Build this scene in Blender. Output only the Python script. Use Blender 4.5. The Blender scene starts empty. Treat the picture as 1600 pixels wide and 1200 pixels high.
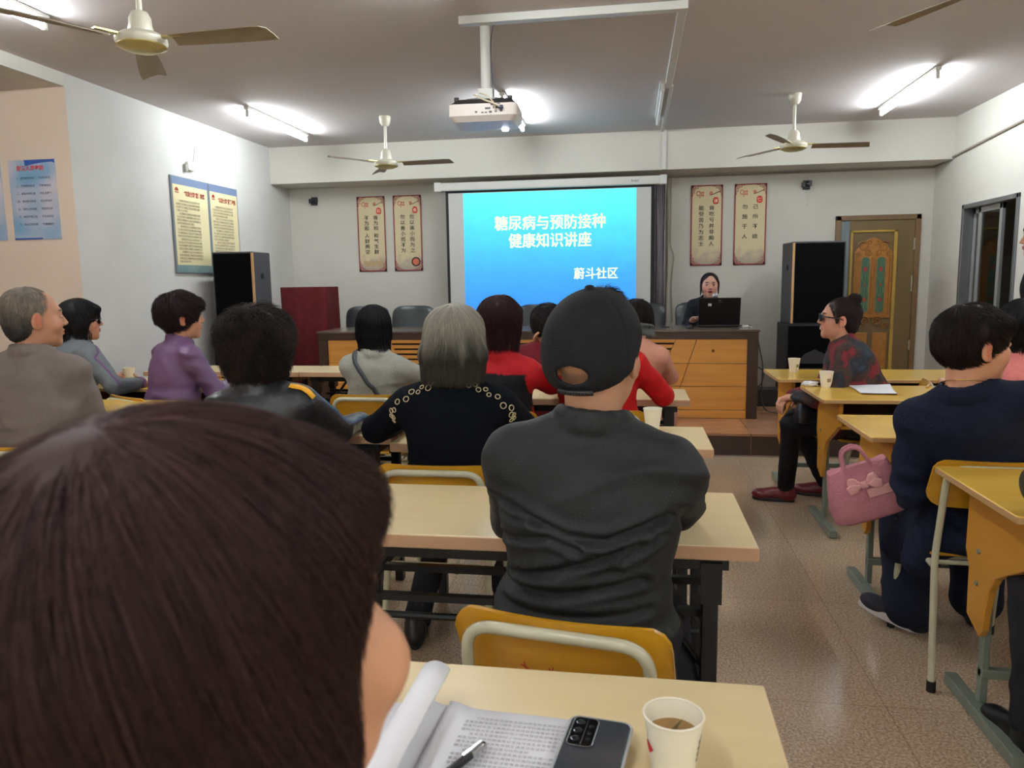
import bpy, math, random
import numpy as np
from mathutils import Matrix, Vector

SC = bpy.context.scene
COL = SC.collection
PI = math.pi

# ------------------------------------------------------------------ camera
CAM_F, CAM_YAW, CAM_PITCH, CAM_ROLL, CAM_H = 1185.255, 0.1581, 0.1331, -0.0150, 1.35
def make_camera():
    cd = bpy.data.cameras.new('camera'); co = bpy.data.objects.new('camera', cd); COL.objects.link(co)
    fy, fp = CAM_YAW, CAM_PITCH
    F = np.array([-math.sin(fy)*math.cos(fp), math.cos(fy)*math.cos(fp), -math.sin(fp)])
    r = np.array([math.cos(fy), math.sin(fy), 0.0]); u = np.cross(r, F)
    c, s = math.cos(CAM_ROLL), math.sin(CAM_ROLL)
    r2 = c*r + s*u; u2 = -s*r + c*u
    m = Matrix(((r2[0], u2[0], -F[0], 0), (r2[1], u2[1], -F[1], 0), (r2[2], u2[2], -F[2], CAM_H), (0, 0, 0, 1)))
    co.matrix_world = m
    cd.sensor_width = 36.0; cd.lens = CAM_F/1600*36.0
    cd.clip_start = 0.02; cd.clip_end = 60
    cd.dof.use_dof = True; cd.dof.focus_distance = 2.6; cd.dof.aperture_fstop = 9.5
    SC.camera = co
make_camera()

# ------------------------------------------------------------------ world, daylight, exposure
w = bpy.data.worlds.new('world'); SC.world = w; w.use_nodes = True
bg = w.node_tree.nodes['Background']; bg.inputs[0].default_value = (0.75, 0.85, 1.0, 1); bg.inputs[1].default_value = 0.6
SC.view_settings.view_transform = 'Standard'; SC.view_settings.look = 'None'
SC.view_settings.exposure = 0.38; SC.view_settings.gamma = 1.0
SC.view_settings.use_curve_mapping = False
TUBE_EMISSION = 106.0
def area_light(name, loc, rot, sx, sy, power, color):
    ld = bpy.data.lights.new(name, 'AREA'); ld.shape = 'RECTANGLE'; ld.size = sx; ld.size_y = sy
    ld.energy = power; ld.color = color
    o = bpy.data.objects.new(name, ld); COL.objects.link(o); o.location = loc; o.rotation_euler = rot
    return o
# daylight through the windows in the wall behind the camera
area_light('window_daylight', (-0.6, -3.05, 1.75), (PI/2, 0, PI), 5.2, 1.5, 1150.0, (1.0, 0.98, 0.95))

# ------------------------------------------------------------------ helpers
def lin(c):
    return tuple((x/255.0)/12.92 if x/255.0 <= 0.04045 else ((x/255.0+0.055)/1.055)**2.4 for x in c)
MATS = {}
def mat(name, rgb=None, rough=0.5, metal=0.0, noise=None, bump=None, attr=None, emit=None, spec=0.5, coat=0.0, sss=0.0):
    """plain principled material; noise=(scale, rgb2, amount[, stretch]) mixes a second colour, bump=(scale, strength[, stretch])"""
    if name in MATS: return MATS[name]
    m = bpy.data.materials.new(name); m.use_nodes = True; MATS[name] = m
    nt = m.node_tree; b = nt.nodes['Principled BSDF']
    b.inputs['Roughness'].default_value = rough; b.inputs['Metallic'].default_value = metal
    b.inputs['Specular IOR Level'].default_value = spec
    b.inputs['Coat Weight'].default_value = coat; b.inputs['Coat Roughness'].default_value = 0.15
    if sss:
        b.inputs['Subsurface Weight'].default_value = sss; b.inputs['Subsurface Radius'].default_value = (0.01, 0.004, 0.002)
        b.inputs['Subsurface Scale'].default_value = 1.0
    src = None
    if attr:
        a = nt.nodes.new('ShaderNodeVertexColor'); a.layer_name = 'col'; src = a.outputs['Color']
    elif rgb is not None:
        b.inputs['Base Color'].default_value = (*lin(rgb), 1)
    tc = None
    def coords(stretch):
        tc = nt.nodes.new('ShaderNodeTexCoord'); mp = nt.nodes.new('ShaderNodeMapping')
        nt.links.new(tc.outputs['Object'], mp.inputs['Vector']); mp.inputs['Scale'].default_value = stretch
        return mp.outputs['Vector']
    if noise:
        sc_, c2, amt = noise[:3]; st = noise[3] if len(noise) > 3 else (1, 1, 1)
        n = nt.nodes.new('ShaderNodeTexNoise'); n.inputs['Scale'].default_value = sc_; n.inputs['Detail'].default_value = 4
        nt.links.new(coords(st), n.inputs['Vector'])
        rp = nt.nodes.new('ShaderNodeValToRGB'); rp.color_ramp.elements[0].position = 0.35; rp.color_ramp.elements[1].position = 0.7
        nt.links.new(n.outputs['Fac'], rp.inputs['Fac'])
        ml = nt.nodes.new('ShaderNodeMath'); ml.operation = 'MULTIPLY'; ml.inputs[1].default_value = amt
        nt.links.new(rp.outputs['Color'], ml.inputs[0])
        mx = nt.nodes.new('ShaderNodeMixRGB'); nt.links.new(ml.outputs[0], mx.inputs['Fac'])
        if src is not None: nt.links.new(src, mx.inputs['Color1'])
        else: mx.inputs['Color1'].default_value = (*lin(rgb), 1)
        mx.inputs['Color2'].default_value = (*lin(c2), 1)
        src = mx.outputs['Color']
    if src is not None: nt.links.new(src, b.inputs['Base Color'])
    if bump:
        st = bump[2] if len(bump) > 2 else (1, 1, 1)
        n = nt.nodes.new('ShaderNodeTexNoise'); n.inputs['Scale'].default_value = bump[0]; n.inputs['Detail'].default_value = 3
        nt.links.new(coords(st), n.inputs['Vector'])
        bp = nt.nodes.new('ShaderNodeBump'); bp.inputs['Strength'].default_value = bump[1]; bp.inputs['Distance'].default_value = 0.01
        nt.links.new(n.outputs['Fac'], bp.inputs['Height']); nt.links.new(bp.outputs['Normal'], b.inputs['Normal'])
    if emit:
        b.inputs['Emission Color'].default_value = (*lin(emit[0]), 1); b.inputs['Emission Strength'].default_value = emit[1]
    return m

class MB:
    """collects shapes that become ONE mesh object"""
    def __init__(s): s.v = []; s.f = []
    def add(s, vs, fs, M=None):
        n = len(s.v)
        if M is not None: vs = [tuple(M @ Vector(p)) for p in vs]
        s.v += [tuple(p) for p in vs]; s.f += [tuple(i+n for i in f) for f in fs]; return s
    def box(s, x0, x1, y0, y1, z0, z1, M=None):
        vs = [(x0,y0,z0),(x1,y0,z0),(x1,y1,z0),(x0,y1,z0),(x0,y0,z1),(x1,y0,z1),(x1,y1,z1),(x0,y1,z1)]
        return s.add(vs, [(0,3,2,1),(4,5,6,7),(0,1,5,4),(1,2,6,5),(2,3,7,6),(3,0,4,7)], M)
    def prism(s, poly, axis, lo, hi, M=None):
        """poly: 2-D outline; axis 'x': (y,z) outline extruded along x; 'y': (x,z); 'z': (x,y)"""
        n = len(poly); vs = []
        for h in (lo, hi):
            for a, b in poly:
                vs.append((h,a,b) if axis == 'x' else (a,h,b) if axis == 'y' else (a,b,h))
        fs = [tuple(range(n-1, -1, -1)), tuple(range(n, 2*n))]
        fs += [(i, (i+1) % n, n+(i+1) % n, n+i) for i in range(n)]
        if axis == 'y': fs = [tuple(reversed(f)) for f in fs]
        return s.add(vs, fs, M)
    def tube(s, pts, r, n=10, M=None, closed=False):
        P = [Vector(p) for p in pts]; R = r if isinstance(r, (list, tuple)) else [r]*len(P)
        T = []
        for i in range(len(P)):
            a = P[i-1] if (i > 0 or closed) else P[i]; b = P[(i+1) % len(P)] if (i < len(P)-1 or closed) else P[i]
            t = (b-a); T.append(t.normalized() if t.length > 1e-9 else Vector((0,0,1)))
        ref = Vector((0,0,1)) if abs(T[0].z) < 0.9 else Vector((1,0,0))
        vs = []; nrm = (ref - T[0]*ref.dot(T[0])).normalized()
        for i, p in enumerate(P):
            nrm = (nrm - T[i]*nrm.dot(T[i])); nrm = nrm.normalized() if nrm.length > 1e-6 else T[i].orthogonal().normalized()
            bi = T[i].cross(nrm)
            for k in range(n):
                a = 2*PI*k/n; vs.append(tuple(p + (nrm*math.cos(a) + bi*math.sin(a))*R[i]))
        m = len(P); fs = []
        for i in range(m if closed else m-1):
            j = (i+1) % m
            for k in range(n): fs.append((i*n+k, i*n+(k+1) % n, j*n+(k+1) % n, j*n+k))
        if not closed: fs += [tuple(reversed(range(n))), tuple((m-1)*n+k for k in range(n))]
        return s.add(vs, fs, M)
    def cyl(s, c, r, z0, z1, n=20, M=None): return s.tube([(c[0],c[1],z0),(c[0],c[1],z1)], r, n, M)
    def lathe(s, prof, c=(0,0,0), n=28, M=None, closed=False):
        """prof: (radius, z) points"""
        vs = []; fs = []
        for r, z in prof:
            for k in range(n):
                a = 2*PI*k/n; vs.append((c[0]+r*math.cos(a), c[1]+r*math.sin(a), c[2]+z))
        m = len(prof)
        for i in range(m if closed else m-1):
            j = (i+1) % m
            for k in range(n): fs.append((i*n+k, i*n+(k+1) % n, j*n+(k+1) % n, j*n+k))
        if not closed:
            fs += [tuple(reversed(range(n))), tuple((m-1)*n+k for k in range(n))]
        return s.add(vs, fs, M)
    def build(s, name, m, parent=None, bevel=0, smooth=None, M=None):
        me = bpy.data.meshes.new(name); me.from_pydata(s.v, [], s.f)
        if M is not None: me.transform(M)
        me.validate(); me.materials.append(m)
        if smooth:
            me.shade_smooth(); me.set_sharp_from_angle(angle=math.radians(smooth))
        me.update()
        o = bpy.data.objects.new(name, me); COL.objects.link(o)
        if parent is not None: o.parent = parent
        if bevel:
            b = o.modifiers.new('bevel', 'BEVEL'); b.width = bevel; b.segments = 2; b.limit_method = 'ANGLE'
        return o

def fillet(pts, r, n=5):
    """polyline with rounded corners"""
    P = [Vector(p) for p in pts]; out = [P[0]]
    for i in range(1, len(P)-1):
        a = P[i-1]-P[i]; b = P[i+1]-P[i]; d = min(r, a.length*0.49, b.length*0.49)
        A = P[i]+a.normalized()*d; B = P[i]+b.normalized()*d
        for k in range(n+1):
            t = k/n; out.append(A*(1-t)**2 + P[i]*2*t*(1-t) + B*t*t)
    out.append(P[-1]); return out
def rrect(w, h, r, n=4, cx=0, cy=0):
    out = []
    for (sx, sy, a0) in ((1,1,0),(-1,1,90),(-1,-1,180),(1,-1,270)):
        for k in range(n+1):
            a = math.radians(a0+90*k/n); out.append((cx+sx*(w/2-r)+r*math.cos(a), cy+sy*(h/2-r)+r*math.sin(a)))
    return out
def tag(o, label=None, cat=None, group=None, kind=None):
    if label: o['label'] = label
    if cat: o['category'] = cat
    if group: o['group'] = group
    if kind: o['kind'] = kind
    return o
def empty(name, loc=(0,0,0), rz=0.0, label=None, cat=None, group=None):
    o = bpy.data.objects.new(name, None); COL.objects.link(o); o.location = loc; o.rotation_euler = (0,0,rz)
    o.empty_display_size = 0.05
    return tag(o, label, cat, group)
def struct(name, mb, m, parent=None, bevel=0):
    o = mb.build(name, m, parent, bevel)
    if parent is None: o['kind'] = 'structure'
    return o
KIDS = {}
def copy_tree(o, parent=None):
    c = o.copy(); COL.objects.link(c)
    if parent is not None: c.parent = parent
    for ch in list(o.children): copy_tree(ch, c)
    return c
def text_obj(name, body, size, M, m, parent, align='CENTER', line=1.0, sx=1.0, bold=0.0, space=1.0, dup=0.0):
    """flat lettering turned into a mesh; text plane is local XY of M"""
    cu = bpy.data.curves.new(name, 'FONT'); cu.body = body; cu.size = size; cu.align_x = align; cu.space_line = line
    cu.offset = bold; cu.space_character = space; cu.resolution_u = 2
    t = bpy.data.objects.new(name+'_src', cu); COL.objects.link(t)
    dg = bpy.context.evaluated_depsgraph_get(); dg.update()
    me = bpy.data.meshes.new_from_object(t.evaluated_get(dg)); bpy.data.objects.remove(t)
    if dup:                                             # heavier strokes: three slightly shifted layers of the same outlines
        bm_v = [v.co.copy() for v in me.vertices]; bm_f = [tuple(p.vertices) for p in me.polygons]; nb = len(bm_v); vv = []; ff = []
        for i, (dx, dy) in enumerate(((-dup, 0), (dup, 0), (0, dup))):
            vv += [(v.x+dx, v.y+dy, v.z+0.0003*i) for v in bm_v]; ff += [tuple(q+nb*i for q in f) for f in bm_f]
        me = bpy.data.meshes.new(name); me.from_pydata(vv, [], ff)
    me.transform(M @ Matrix.Diagonal((sx, 1, 1, 1))); me.materials.clear(); me.materials.append(m)
    o = bpy.data.objects.new(name, me); COL.objects.link(o)
    if parent is not None: o.parent = parent
    return o
# ------------------------------------------------------------------ the room
XL, XR, YB, YW, ZC, ZB, YC, ZS = -3.89, 2.995, 7.95, 8.40, 2.83, 2.446, 4.93, 0.17
YK = -3.2
m_wall = mat('wall_paint', (207, 205, 196), 0.85, noise=(2.2, (192, 188, 177), 0.35), bump=(60, 0.05))
m_wall_warm = mat('warm_lit_wall_paint', (226, 208, 190), 0.85, noise=(1.6, (205, 186, 168), 0.3), bump=(60, 0.05))  # pinkish paint, with the warm light of another lamp put into its colour
m_wall_left = mat('cool_wall_paint', (205, 204, 200), 0.8, noise=(1.8, (184, 184, 178), 0.45), bump=(50, 0.06))
m_ceil = mat('ceiling_paint', (204, 198, 197), 0.9, noise=(0.7, (186, 180, 180), 0.4))
def floor_mat():
    m = bpy.data.materials.new('terrazzo'); m.use_nodes = True; nt = m.node_tree; b = nt.nodes['Principled BSDF']
    tc = nt.nodes.new('ShaderNodeTexCoord')
    v = nt.nodes.new('ShaderNodeTexNoise'); v.inputs['Scale'].default_value = 120; v.inputs['Detail'].default_value = 3
    nt.links.new(tc.outputs['Object'], v.inputs['Vector'])
    rp = nt.nodes.new('ShaderNodeValToRGB'); e = rp.color_ramp.elements
    e[0].position = 0.34; e[0].color = (*lin((164, 138, 112)), 1); e[1].position = 0.66; e[1].color = (*lin((224, 204, 180)), 1)
    k = e.new(0.5); k.color = (*lin((198, 172, 144)), 1)
    nt.links.new(v.outputs['Fac'], rp.inputs['Fac'])
    n2 = nt.nodes.new('ShaderNodeTexNoise'); n2.inputs['Scale'].default_value = 0.9; n2.inputs['Detail'].default_value = 3
    nt.links.new(tc.outputs['Object'], n2.inputs['Vector'])
    mx = nt.nodes.new('ShaderNodeMixRGB'); mx.blend_type = 'MULTIPLY'; mx.inputs['Fac'].default_value = 0.2
    nt.links.new(rp.outputs['Color'], mx.inputs['Color1']); nt.links.new(n2.outputs['Fac'], mx.inputs['Color2'])
    br = nt.nodes.new('ShaderNodeTexBrick'); br.offset = 0.0; br.inputs['Scale'].default_value = 1.0
    br.inputs['Brick Width'].default_value = 0.8; br.inputs['Row Height'].default_value = 0.8
    br.inputs['Mortar Size'].default_value = 0.0025; br.inputs['Color1'].default_value = (1,1,1,1); br.inputs['Color2'].default_value = (0.93,0.93,0.93,1)
    br.inputs['Mortar'].default_value = (0.72,0.68,0.64,1); nt.links.new(tc.outputs['Object'], br.inputs['Vector'])
    m2 = nt.nodes.new('ShaderNodeMixRGB'); m2.blend_type = 'MULTIPLY'; m2.inputs['Fac'].default_value = 1
    nt.links.new(mx.outputs['Color'], m2.inputs['Color1']); nt.links.new(br.outputs['Color'], m2.inputs['Color2'])
    nt.links.new(m2.outputs['Color'], b.inputs['Base Color'])
    mr = nt.nodes.new('ShaderNodeMapRange'); mr.inputs['To Min'].default_value = 0.12; mr.inputs['To Max'].default_value = 0.3
    nt.links.new(n2.outputs['Fac'], mr.inputs['Value']); nt.links.new(mr.outputs['Result'], b.inputs['Roughness'])
    b.inputs['Specular IOR Level'].default_value = 0.5
    return m
struct('floor', MB().box(-7.2, XR+0.2, YK-0.2, YW+0.2, -0.1, 0), floor_mat())
struct('ceiling', MB().box(XL-0.2, XR+0.2, YK-0.2, YW+0.2, ZC, ZC+0.12), m_ceil)
struct('ceiling_alcove', MB().box(-7.2, XL-0.2, YK-0.2, YC, 2.74, ZC+0.12), m_ceil)
struct('trim_1', MB().box(XL-0.2, XL, YK-0.2, YC, 2.74, ZC), m_wall)          # shallow beam along the left side
struct('wall_left', MB().box(XL-0.2, XL, YC+0.001, YW+0.2, 0, ZC), m_wall_left)
struct('wall_alcove', MB().box(-7.2, XL-0.2, YC, YC+0.15, 0, ZC), m_wall_warm)
struct('wall_alcove_end', MB().box(XL-0.2, XL, YC-0.001, YC, 0, 2.74), m_wall_warm)
struct('wall_outer_left', MB().box(-7.35, -7.2, YK-0.2, YC+0.15, 0, ZC), m_wall_warm)
struct('wall_front', MB().box(XL-0.2, XR+0.2, YW, YW+0.15, 0, ZC), m_wall)
struct('trim_2', MB().box(XL, XR, YB, YW, ZB, ZC), m_wall)                     # deep beam in front of the stage wall
# right wall with the opening of window_1
WY0, WY1, WZ0, WZ1 = 6.62, 7.67, 0.95, 1.99
struct('wall_right', MB().box(XR, XR+0.2, YK-0.2, WY0, 0, ZC).box(XR, XR+0.2, WY1, YW+0.2, 0, ZC)
       .box(XR, XR+0.2, WY0, WY1, 0, WZ0).box(XR, XR+0.2, WY0, WY1, WZ1, ZC), m_wall)
# rear wall behind the camera with its window band
struct('wall_rear', MB().box(-7.2, -3.4, YK-0.2, YK, 0, ZC).box(2.2, XR+0.2, YK-0.2, YK, 0, ZC)
       .box(-3.4, 2.2, YK-0.2, YK, 0, 0.9).box(-3.4, 2.2, YK-0.2, YK, 2.6, ZC), m_wall)
# stage
m_stage_top = mat('stage_tile', (176, 128, 96), 0.16, noise=(5, (140, 96, 70), 0.55, (1, 3, 1)))
m_stage_riser = mat('stage_riser', (66, 48, 42), 0.3, noise=(9, (88, 66, 58), 0.4))
YS = 5.94
st = struct('floor_stage', MB().box(XL, XR, YS+0.012, YW, 0, ZS-0.002), m_stage_riser)
jj = MB()
for i in range(9): jj.box(XL+0.8*i, XL+0.8*i+0.796, YS, YS+0.78, ZS-0.022, ZS)
for r_ in range(3):
    for i in range(9): jj.box(XL+0.8*i, min(XR, XL+0.8*i+0.796), YS+0.784+0.56*r_, YS+0.784+0.56*r_+0.556, ZS-0.01, ZS-0.0005)
jj.build('stage_tile', m_stage_top, st, 0.003)
rj = MB()
for i in range(1, 9): rj.box(XL+0.8*i-0.003, XL+0.8*i+0.003, YS+0.009, YS+0.0121, 0, ZS-0.022)
rj.build('riser_joint', mat('joint_grey', (120, 104, 94), 0.6), st)
# window 1: aluminium sliding window in the right wall, corridor behind it
m_alu = mat('aluminium', (128, 130, 132), 0.4, 0.7)
m_glass = bpy.data.materials.new('pane_glass'); m_glass.use_nodes = True
def glassy(m, tint=(0.93, 0.96, 0.95)):
    nt = m.node_tree; nt.nodes.clear(); out = nt.nodes.new('ShaderNodeOutputMaterial'); mx = nt.nodes.new('ShaderNodeMixShader')
    t = nt.nodes.new('ShaderNodeBsdfTransparent'); t.inputs[0].default_value = (*tint, 1)
    g = nt.nodes.new('ShaderNodeBsdfGlossy'); g.inputs['Roughness'].default_value = 0.03
    fr = nt.nodes.new('ShaderNodeFresnel'); fr.inputs[0].default_value = 1.45
    nt.links.new(fr.outputs[0], mx.inputs[0]); nt.links.new(t.outputs[0], mx.inputs[1]); nt.links.new(g.outputs[0], mx.inputs[2]); nt.links.new(mx.outputs[0], out.inputs[0])
glassy(m_glass, (0.72, 0.76, 0.7))
fr = MB()
fr.box(XR-0.015, XR+0.12, WY0, WY0+0.04, WZ0, WZ1).box(XR-0.015, XR+0.12, WY1-0.04, WY1, WZ0, WZ1)
fr.box(XR-0.015, XR+0.12, WY0, WY1, WZ1-0.04, WZ1).box(XR-0.015, XR+0.12, WY0, WY1, WZ0, WZ0+0.04)
win = struct('window_1', fr, m_alu, bevel=0.004)
ps = MB()
for y0, y1, x in ((7.62, 7.40, 0.07), (7.42, 6.98, 0.03)):
    a, b = min(y0, y1), max(y0, y1)
    ps.box(XR+x, XR+x+0.03, a, a+0.045, WZ0+0.04, WZ1-0.04).box(XR+x, XR+x+0.03, b-0.045, b, WZ0+0.04, WZ1-0.04)
    ps.box(XR+x, XR+x+0.03, a, b, WZ1-0.09, WZ1-0.04).box(XR+x, XR+x+0.03, a, b, WZ0+0.04, WZ0+0.09)
ps.build('sash', mat('pale_aluminium', (168, 170, 170), 0.4, 0.5), win, 0.003)
MB().box(XR+0.042, XR+0.047, 7.02, 7.38, WZ0+0.09, WZ1-0.09).box(XR+0.082, XR+0.087, 7.44, 7.58, WZ0+0.09, WZ1-0.09).build('pane', m_glass, win)
struct('wall_corridor', MB().box(4.6, 4.7, 3.5, 9.5, 0, ZC).box(XR+0.2, 4.7, 9.4, 9.5, 0, ZC).box(XR+0.2, 4.7, 3.4, 3.5, 0, ZC)
       .box(XR+0.2, 4.7, 3.4, 9.5, ZC, ZC+0.1).box(XR+0.2, 4.7, 3.4, 9.5, -0.1, 0),
       mat('corridor_paint', (120, 112, 92), 0.8, noise=(3, (96, 70, 52), 0.6)))
# door with carved panels, on the stage at the right
DX0, DX1, DZ1 = 2.064, 2.877, 1.975
m_olive = mat('olive_door_paint', (112, 92, 56), 0.42, noise=(7, (92, 74, 46), 0.5, (1, 1, 0.3)), bump=(30, 0.1))
m_gold = mat('gilded_moulding', (178, 146, 62), 0.35, noise=(20, (150, 118, 48), 0.4))
m_carve = mat('carved_amber_wood', (168, 112, 46), 0.4, noise=(18, (138, 90, 38), 0.6), bump=(22, 0.9))
door = MB()
door.box(DX0, DX0+0.05, YW-0.05, YW+0.001, ZS, DZ1).box(DX1-0.05, DX1, YW-0.05, YW+0.001, ZS, DZ1).box(DX0, DX1, YW-0.05, YW+0.001, DZ1-0.05, DZ1)
dr = struct('door_1', door, mat('door_frame_brown', (120, 94, 62), 0.45, noise=(9, (96, 72, 46), 0.5)), bevel=0.004)
MB().box(DX0+0.05, DX0+0.135, YW-0.03, YW, ZS, DZ1-0.05).build('side_strip', mat('grey_blue_strip', (116, 128, 132), 0.5, noise=(14, (88, 98, 102), 0.6, (1,1,0.2))), dr)
leaf = MB().box(DX0+0.135, DX1-0.05, YW-0.035, YW, ZS+0.01, DZ1-0.05).build('door_leaf', m_olive, dr, 0.003)
LX0, LX1 = DX0+0.145, DX1-0.215                          # gilded rectangle
LC = (LX0+LX1)/2
mo = MB()
for a, b in ((LX0, LX0+0.022), (LX1-0.035, LX1)): mo.box(a, b, YW-0.052, YW-0.034, ZS+0.12, DZ1-0.15)
mo.box(LX0, LX1, YW-0.052, YW-0.034, DZ1-0.172, DZ1-0.15)
mo.build('gilded_moulding', m_gold, dr, 0.004)
def ogee(cx, z0, z1, w_, n=10):
    """flat-sided arch with an ogee tip"""
    out = [(cx-w_/2, z0), (cx-w_/2, z1-0.15)]
    for k in range(1, n+1):
        t = k/n; x = -w_/2*(1-t)**0.55*(1-0.1*math.sin(PI*t)) if t < 1 else 0
        z = z1-0.15+0.15*(t**0.75*0.75+0.25*t**4); out.append((cx+x, z))
    return out + [(2*cx-x, z) for x, z in reversed(out[:-1])]
MB().prism(ogee(LC, 0.93, DZ1-0.22, 0.37), 'y', YW-0.05, YW-0.034).build('carved_panel', m_carve, dr, 0.006)
rl = MB()                                                  # relief scrolls on the carving
for sgn in (-1, 1):
    for (cx, cz, r0, a0, turn) in ((0.10, 1.66, 0.055, 20, 1.6), (0.05, 1.60, 0.035, 200, 1.4), (0.15, 1.58, 0.03, 90, 1.5), (0.06, 0.90, 0.05, 10, 1.7), (0.13, 0.86, 0.035, 190, 1.5), (0.04, 1.70, 0.022, 60, 1.3)):
        pts = []
        for k in range(22):
            t = k/21; a = math.radians(a0)+turn*2*PI*t; r_ = r0*(1-0.75*t)
            pts.append((LC+sgn*(cx+r_*math.cos(a)), YW-0.052, cz+r_*math.sin(a)))
        rl.tube(pts, 0.0055, 6)
    rl.tube([(LC+sgn*x, YW-0.05, z) for x, z in ((0.165, 0.97), (0.165, 1.55))], 0.008, 6)
    rl.tube([(LC+sgn*x, YW-0.05, z) for x, z in ((0.012, 0.97), (0.012, 1.55))], 0.006, 6)
rl.build('relief_scroll', m_carve, dr, smooth=60)
low = MB()
for a, b in ((LC-0.17, LC-0.025), (LC+0.025, LC+0.17)): low.box(a, b, YW-0.045, YW-0.034, ZS+0.16, 0.78)
low.build('lower_panel', m_carve, dr, 0.012)
m_sg = mat('stained_glass_green', (58, 104, 84), 0.25, noise=(30, (84, 128, 104), 0.5))
for sgn in (-1, 1):
    cx = LC+sgn*0.075
    pane = MB().prism(rrect(0.078, 0.56, 0.036, 6, cx, 1.27), 'y', YW-0.058, YW-0.049).build('stained_glass', m_sg, dr)
    rim = MB().tube([(x, YW-0.058, z) for x, z in rrect(0.082, 0.564, 0.038, 6, cx, 1.27)], 0.004, 6, closed=True)
    for s2 in (-1, 1):
        rim.tube([(cx+s2*0.03*math.sin(z*22), YW-0.06, z) for z in np.linspace(1.02, 1.52, 40)], 0.0018, 5)
    rim.tube([(cx, YW-0.06, 1.0), (cx, YW-0.06, 1.54)], 0.0018, 5)
    rim.build('leading', mat('lead_came', (150, 138, 92), 0.4, 0.3), pane)
    rd = MB()
    for z, r_ in ((1.43, 0.024), (1.27, 0.012), (1.12, 0.022)):
        rd.prism([(cx+r_*math.cos(a)*0.85, z+r_*math.sin(a)) for a in np.linspace(0, 2*PI, 14)[:-1]], 'y', YW-0.0615, YW-0.056)
    rd.build('red_glass', mat('red_glass', (168, 40, 40), 0.3), pane)
MB().box(DX1-0.062, DX1-0.05, YW-0.05, YW-0.03, 1.62, 1.74).box(DX1-0.068, DX1-0.056, YW-0.05, YW-0.03, 1.2, 1.36).box(DX1-0.062, DX1-0.05, YW-0.05, YW-0.03, 0.6, 0.7).build('hinge', mat('worn_hinge', (176, 168, 150), 0.5, 0.4), dr)

# ------------------------------------------------------------------ projector screen on the stage wall
SY = 8.0
m_white_metal = mat('white_metal', (206, 206, 200), 0.4)
scr = empty('projection_screen', (-0.86, SY, 0.9), 0, 'white pull-down projection screen with black edges showing the blue title slide', 'projection screen')
def sx(o): o.parent = scr; return o
PM = Matrix.Translation((0.86, -SY, -0.9))
MB().box(-2.0, 0.27, SY-0.045, SY+0.045, 2.31, 2.395).build('housing', m_white_metal, scr, 0.012, M=PM)
MB().box(-2.068, -1.995, SY-0.05, SY+0.05, 2.305, 2.40).build('end_cap', m_white_metal, scr, 0.008, M=PM)
MB().box(0.265, 0.335, SY-0.05, SY+0.05, 2.305, 2.40).build('end_cap', m_white_metal, scr, 0.008, M=PM)
MB().box(-1.955, 0.222, SY-0.004, SY+0.0, 0.92, 2.31).build('black_border', mat('screen_black', (16, 16, 18), 0.7), scr, M=PM)
MB().box(-1.925, 0.182, SY-0.007, SY-0.0042, 0.97, 2.288).build('fabric', mat('screen_fabric', (196, 196, 192), 0.8), scr, M=PM)
MB().tube([(-1.96, SY-0.002, 0.91), (0.227, SY-0.002, 0.91)], 0.014, 10).build('weight_bar', mat('bar_black', (22, 22, 24), 0.4), scr, smooth=50, M=PM)
def slide_mat():
    m = bpy.data.materials.new('blue_slide'); m.use_nodes = True; nt = m.node_tree; b = nt.nodes['Principled BSDF']
    tc = nt.nodes.new('ShaderNodeTexCoord'); sp = nt.nodes.new('ShaderNodeSeparateXYZ'); nt.links.new(tc.outputs['Generated'], sp.inputs[0])
    rp = nt.nodes.new('ShaderNodeValToRGB'); e = rp.color_ramp.elements
    e[0].position = 0.0; e[0].color = (*lin((44, 130, 236)), 1); e[1].position = 1.0; e[1].color = (*lin((84, 250, 255)), 1)
    k = e.new(0.35); k.color = (*lin((52, 160, 245)), 1); k = e.new(0.72); k.color = (*lin((66, 210, 255)), 1)
    n = nt.nodes.new('ShaderNodeTexNoise'); n.inputs['Scale'].default_value = 9; n.inputs['Detail'].default_value = 5; nt.links.new(tc.outputs['Generated'], n.inputs['Vector'])
    ad = nt.nodes.new('ShaderNodeMath'); ad.operation = 'MULTIPLY_ADD'; ad.inputs[1].default_value = 0.22; nt.links.new(n.outputs['Fac'], ad.inputs[0])
    sb = nt.nodes.new('ShaderNodeMath'); sb.operation = 'SUBTRACT'; sb.inputs[1].default_value = 0.11; nt.links.new(sp.outputs['Z'], sb.inputs[0]); nt.links.new(sb.outputs[0], ad.inputs[2])
    nt.links.new(ad.outputs[0], rp.inputs['Fac']); nt.links.new(rp.outputs['Color'], b.inputs['Emission Color'])
    b.inputs['Emission Strength'].default_value = 0.95; b.inputs['Base Color'].default_value = (0.02, 0.05, 0.08, 1)
    return m
MB().box(-1.765, 0.034, SY-0.0095, SY-0.0072, 0.98, 2.283).build('slide_image', slide_mat(), scr, M=PM)
RX = Matrix.Rotation(PI/2, 4, 'X')
def wtxt(x, y, z): return PM @ Matrix.Translation((x, y, z)) @ RX
m_slide_txt = mat('slide_lettering', (200, 220, 160), 0.6, emit=((250, 248, 178), 0.8))
text_obj('slide_lettering', '糖尿病与预防接种', 0.158, wtxt(-0.853, SY-0.011, 1.905), m_slide_txt, scr, dup=0.0028, sx=0.92)
text_obj('slide_lettering', '健康知识讲座', 0.158, wtxt(-0.853, SY-0.011, 1.722), m_slide_txt, scr, dup=0.0028, sx=0.92)
text_obj('slide_lettering', '蔚斗社区', 0.125, wtxt(-0.375, SY-0.011, 1.385), m_slide_txt, scr, dup=0.0022, sx=0.92)
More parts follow.
